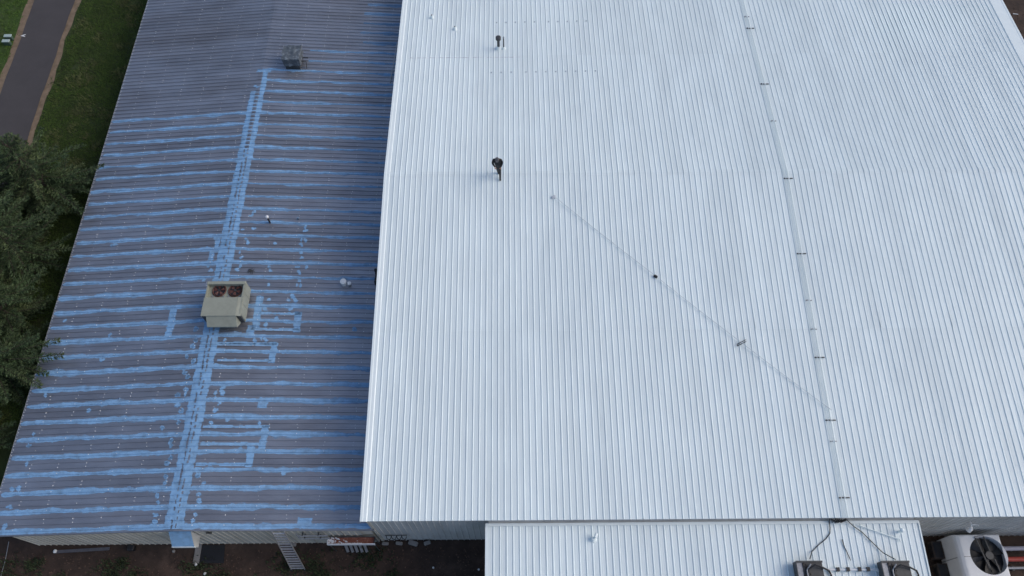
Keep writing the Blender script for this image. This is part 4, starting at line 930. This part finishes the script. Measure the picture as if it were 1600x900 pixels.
p = at(1587, 22, .03); MB().tube([(p[0] - .2, p[1] + .04, .03), (p[0] + .15, p[1] - .05, .05)], .03, 6).build('stick', 'pvc', label='pale stick on the earth beyond the right roof edge', cat='stick')

# ================================================================== CONIFERS
def conifer(bx, by, h, rad, seed, label, extra=()):
    rd = np.random.default_rng(seed); T = empty('conifer_tree', (bx, by, 0), label, 'tree', 'conifers beside the striped roof')
    MB().tube([(bx, by, h * t) for t in np.linspace(-.01, .98, 9)], [.20 * (1 - t) + .015 for t in np.linspace(0, .98, 9)], 8).build('trunk', 'bark', T)
    LB = MB(); V = []
    def frond(p0, a, l, rise, hook, width):
        d = np.array([math.cos(a), math.sin(a), 0.]); sd = np.array([-d[1], d[0], 0.]); bend = rd.normal(0, .10)
        f = lambda s: p0 + d * l * s + np.array([0, 0, l * (rise * s - .30 * s * s + hook * s ** 3)]) + sd * bend * l * s * s
        LB.tube([f(s) for s in (0, .3, .6, .85, 1)], [.04, .028, .018, .010, .004], 4, cap=False)
        n = max(7, int(l * 9))
        for i in range(n + 3):
            s = min(1., .14 + .86 * (i + rd.random() * .7) / n); c0 = f(s)
            for side in (-1, 1):
                tl = width * (1.04 - s) ** .7 * rd.uniform(.55, 1.2) + .07
                td = d * rd.uniform(.55, 1.0) + sd * side * rd.uniform(.45, 1.0) + np.array([0, 0, rd.uniform(-.22, .42)]); td /= np.linalg.norm(td)
                nn = max(2, int(tl * 13))
                for j in range(nn):
                    q = c0 + td * tl * (j + .5) / nn; q[2] += .10 * tl * (j / nn) ** 2
                    for m_ in range(3):
                        v = td * rd.uniform(.7, 1.1) + sd * rd.normal(0, .35) + rd.normal(0, .28, 3); v /= np.linalg.norm(v)
                        w = np.cross(v, rd.normal(0, 1, 3) + np.array([0, 0, .8])); w *= rd.uniform(.018, .036) / (np.linalg.norm(w) + 1e-6)
                        V.extend((q - w, q + w, q + v * rd.uniform(.10, .20)))
    z = .5
    while z < h * .97:
        t = z / h; L = rad * min(1, (1.03 - t) ** .8 * 1.15) * (.75 if z < 1.1 else 1); nb = 7 if t < .75 else 5; a0 = rd.uniform(0, 6.28)
        for k in range(nb):
            frond(np.array([bx, by, z + rd.normal(0, .12)]), a0 + k * 6.283 / nb + rd.normal(0, .2), L * rd.uniform(.55, 1.18), rd.uniform(.10, .42), rd.uniform(.05, .30), rd.uniform(.40, .62))
        z += rd.uniform(.42, .60)
    for k in range(3): frond(np.array([bx, by, h * .93]), k * 2.1 + seed, .35, 2.4, .3, .16)
    for (tx, ty, tz, z0) in extra:
        l = math.hypot(tx - bx, ty - by); frond(np.array([bx, by, z0]), math.atan2(ty - by, tx - bx), l, (tz - z0) / l + .15, .15, .62)
    LB.build('limbs', 'bark', T)
    V = np.array(V) - np.array([bx, by, 0]); me = arrays_obj('crown', V, np.arange(len(V)).reshape(-1, 3), 'needle'); link('crown', me, T)
    return T
trees = [(-29.9, 29.2, 6.4, 4.1, 'dark conifer farthest up beside the road verge'),
         (-33.4, 29.4, 7.4, 3.5, 'conifer at the left picture edge overlapping the road'),
         (-30.4, 24.6, 7.4, 3.9, 'tall conifer second from the road along the striped roof'),
         (-34.6, 25.0, 8.0, 3.4, 'conifer at the left picture edge behind the second tree'),
         (-30.0, 20.4, 7.0, 3.3, 'conifer in the middle of the row beside the striped roof'),
         (-29.2, 16.9, 5.8, 3.9, 'conifer whose branch overhangs the blue striped roof edge'),
         (-29.8, 12.6, 5.4, 2.9, 'lowest conifer in the picture beside the striped roof')]
for i, (bx, by, h, r_, lb_) in enumerate(trees):
    conifer(bx, by, h, r_, 30 + i, lb_, ((-24.7, 16.7, 3.5, 2.6), (-25.2, 17.7, 3.4, 2.9), (-25.4, 15.6, 3.3, 2.4)) if i == 5 else ((-25.7, 29.1, 3.4, 2.6), (-25.9, 26.8, 3.3, 2.5)) if i == 0 else ())
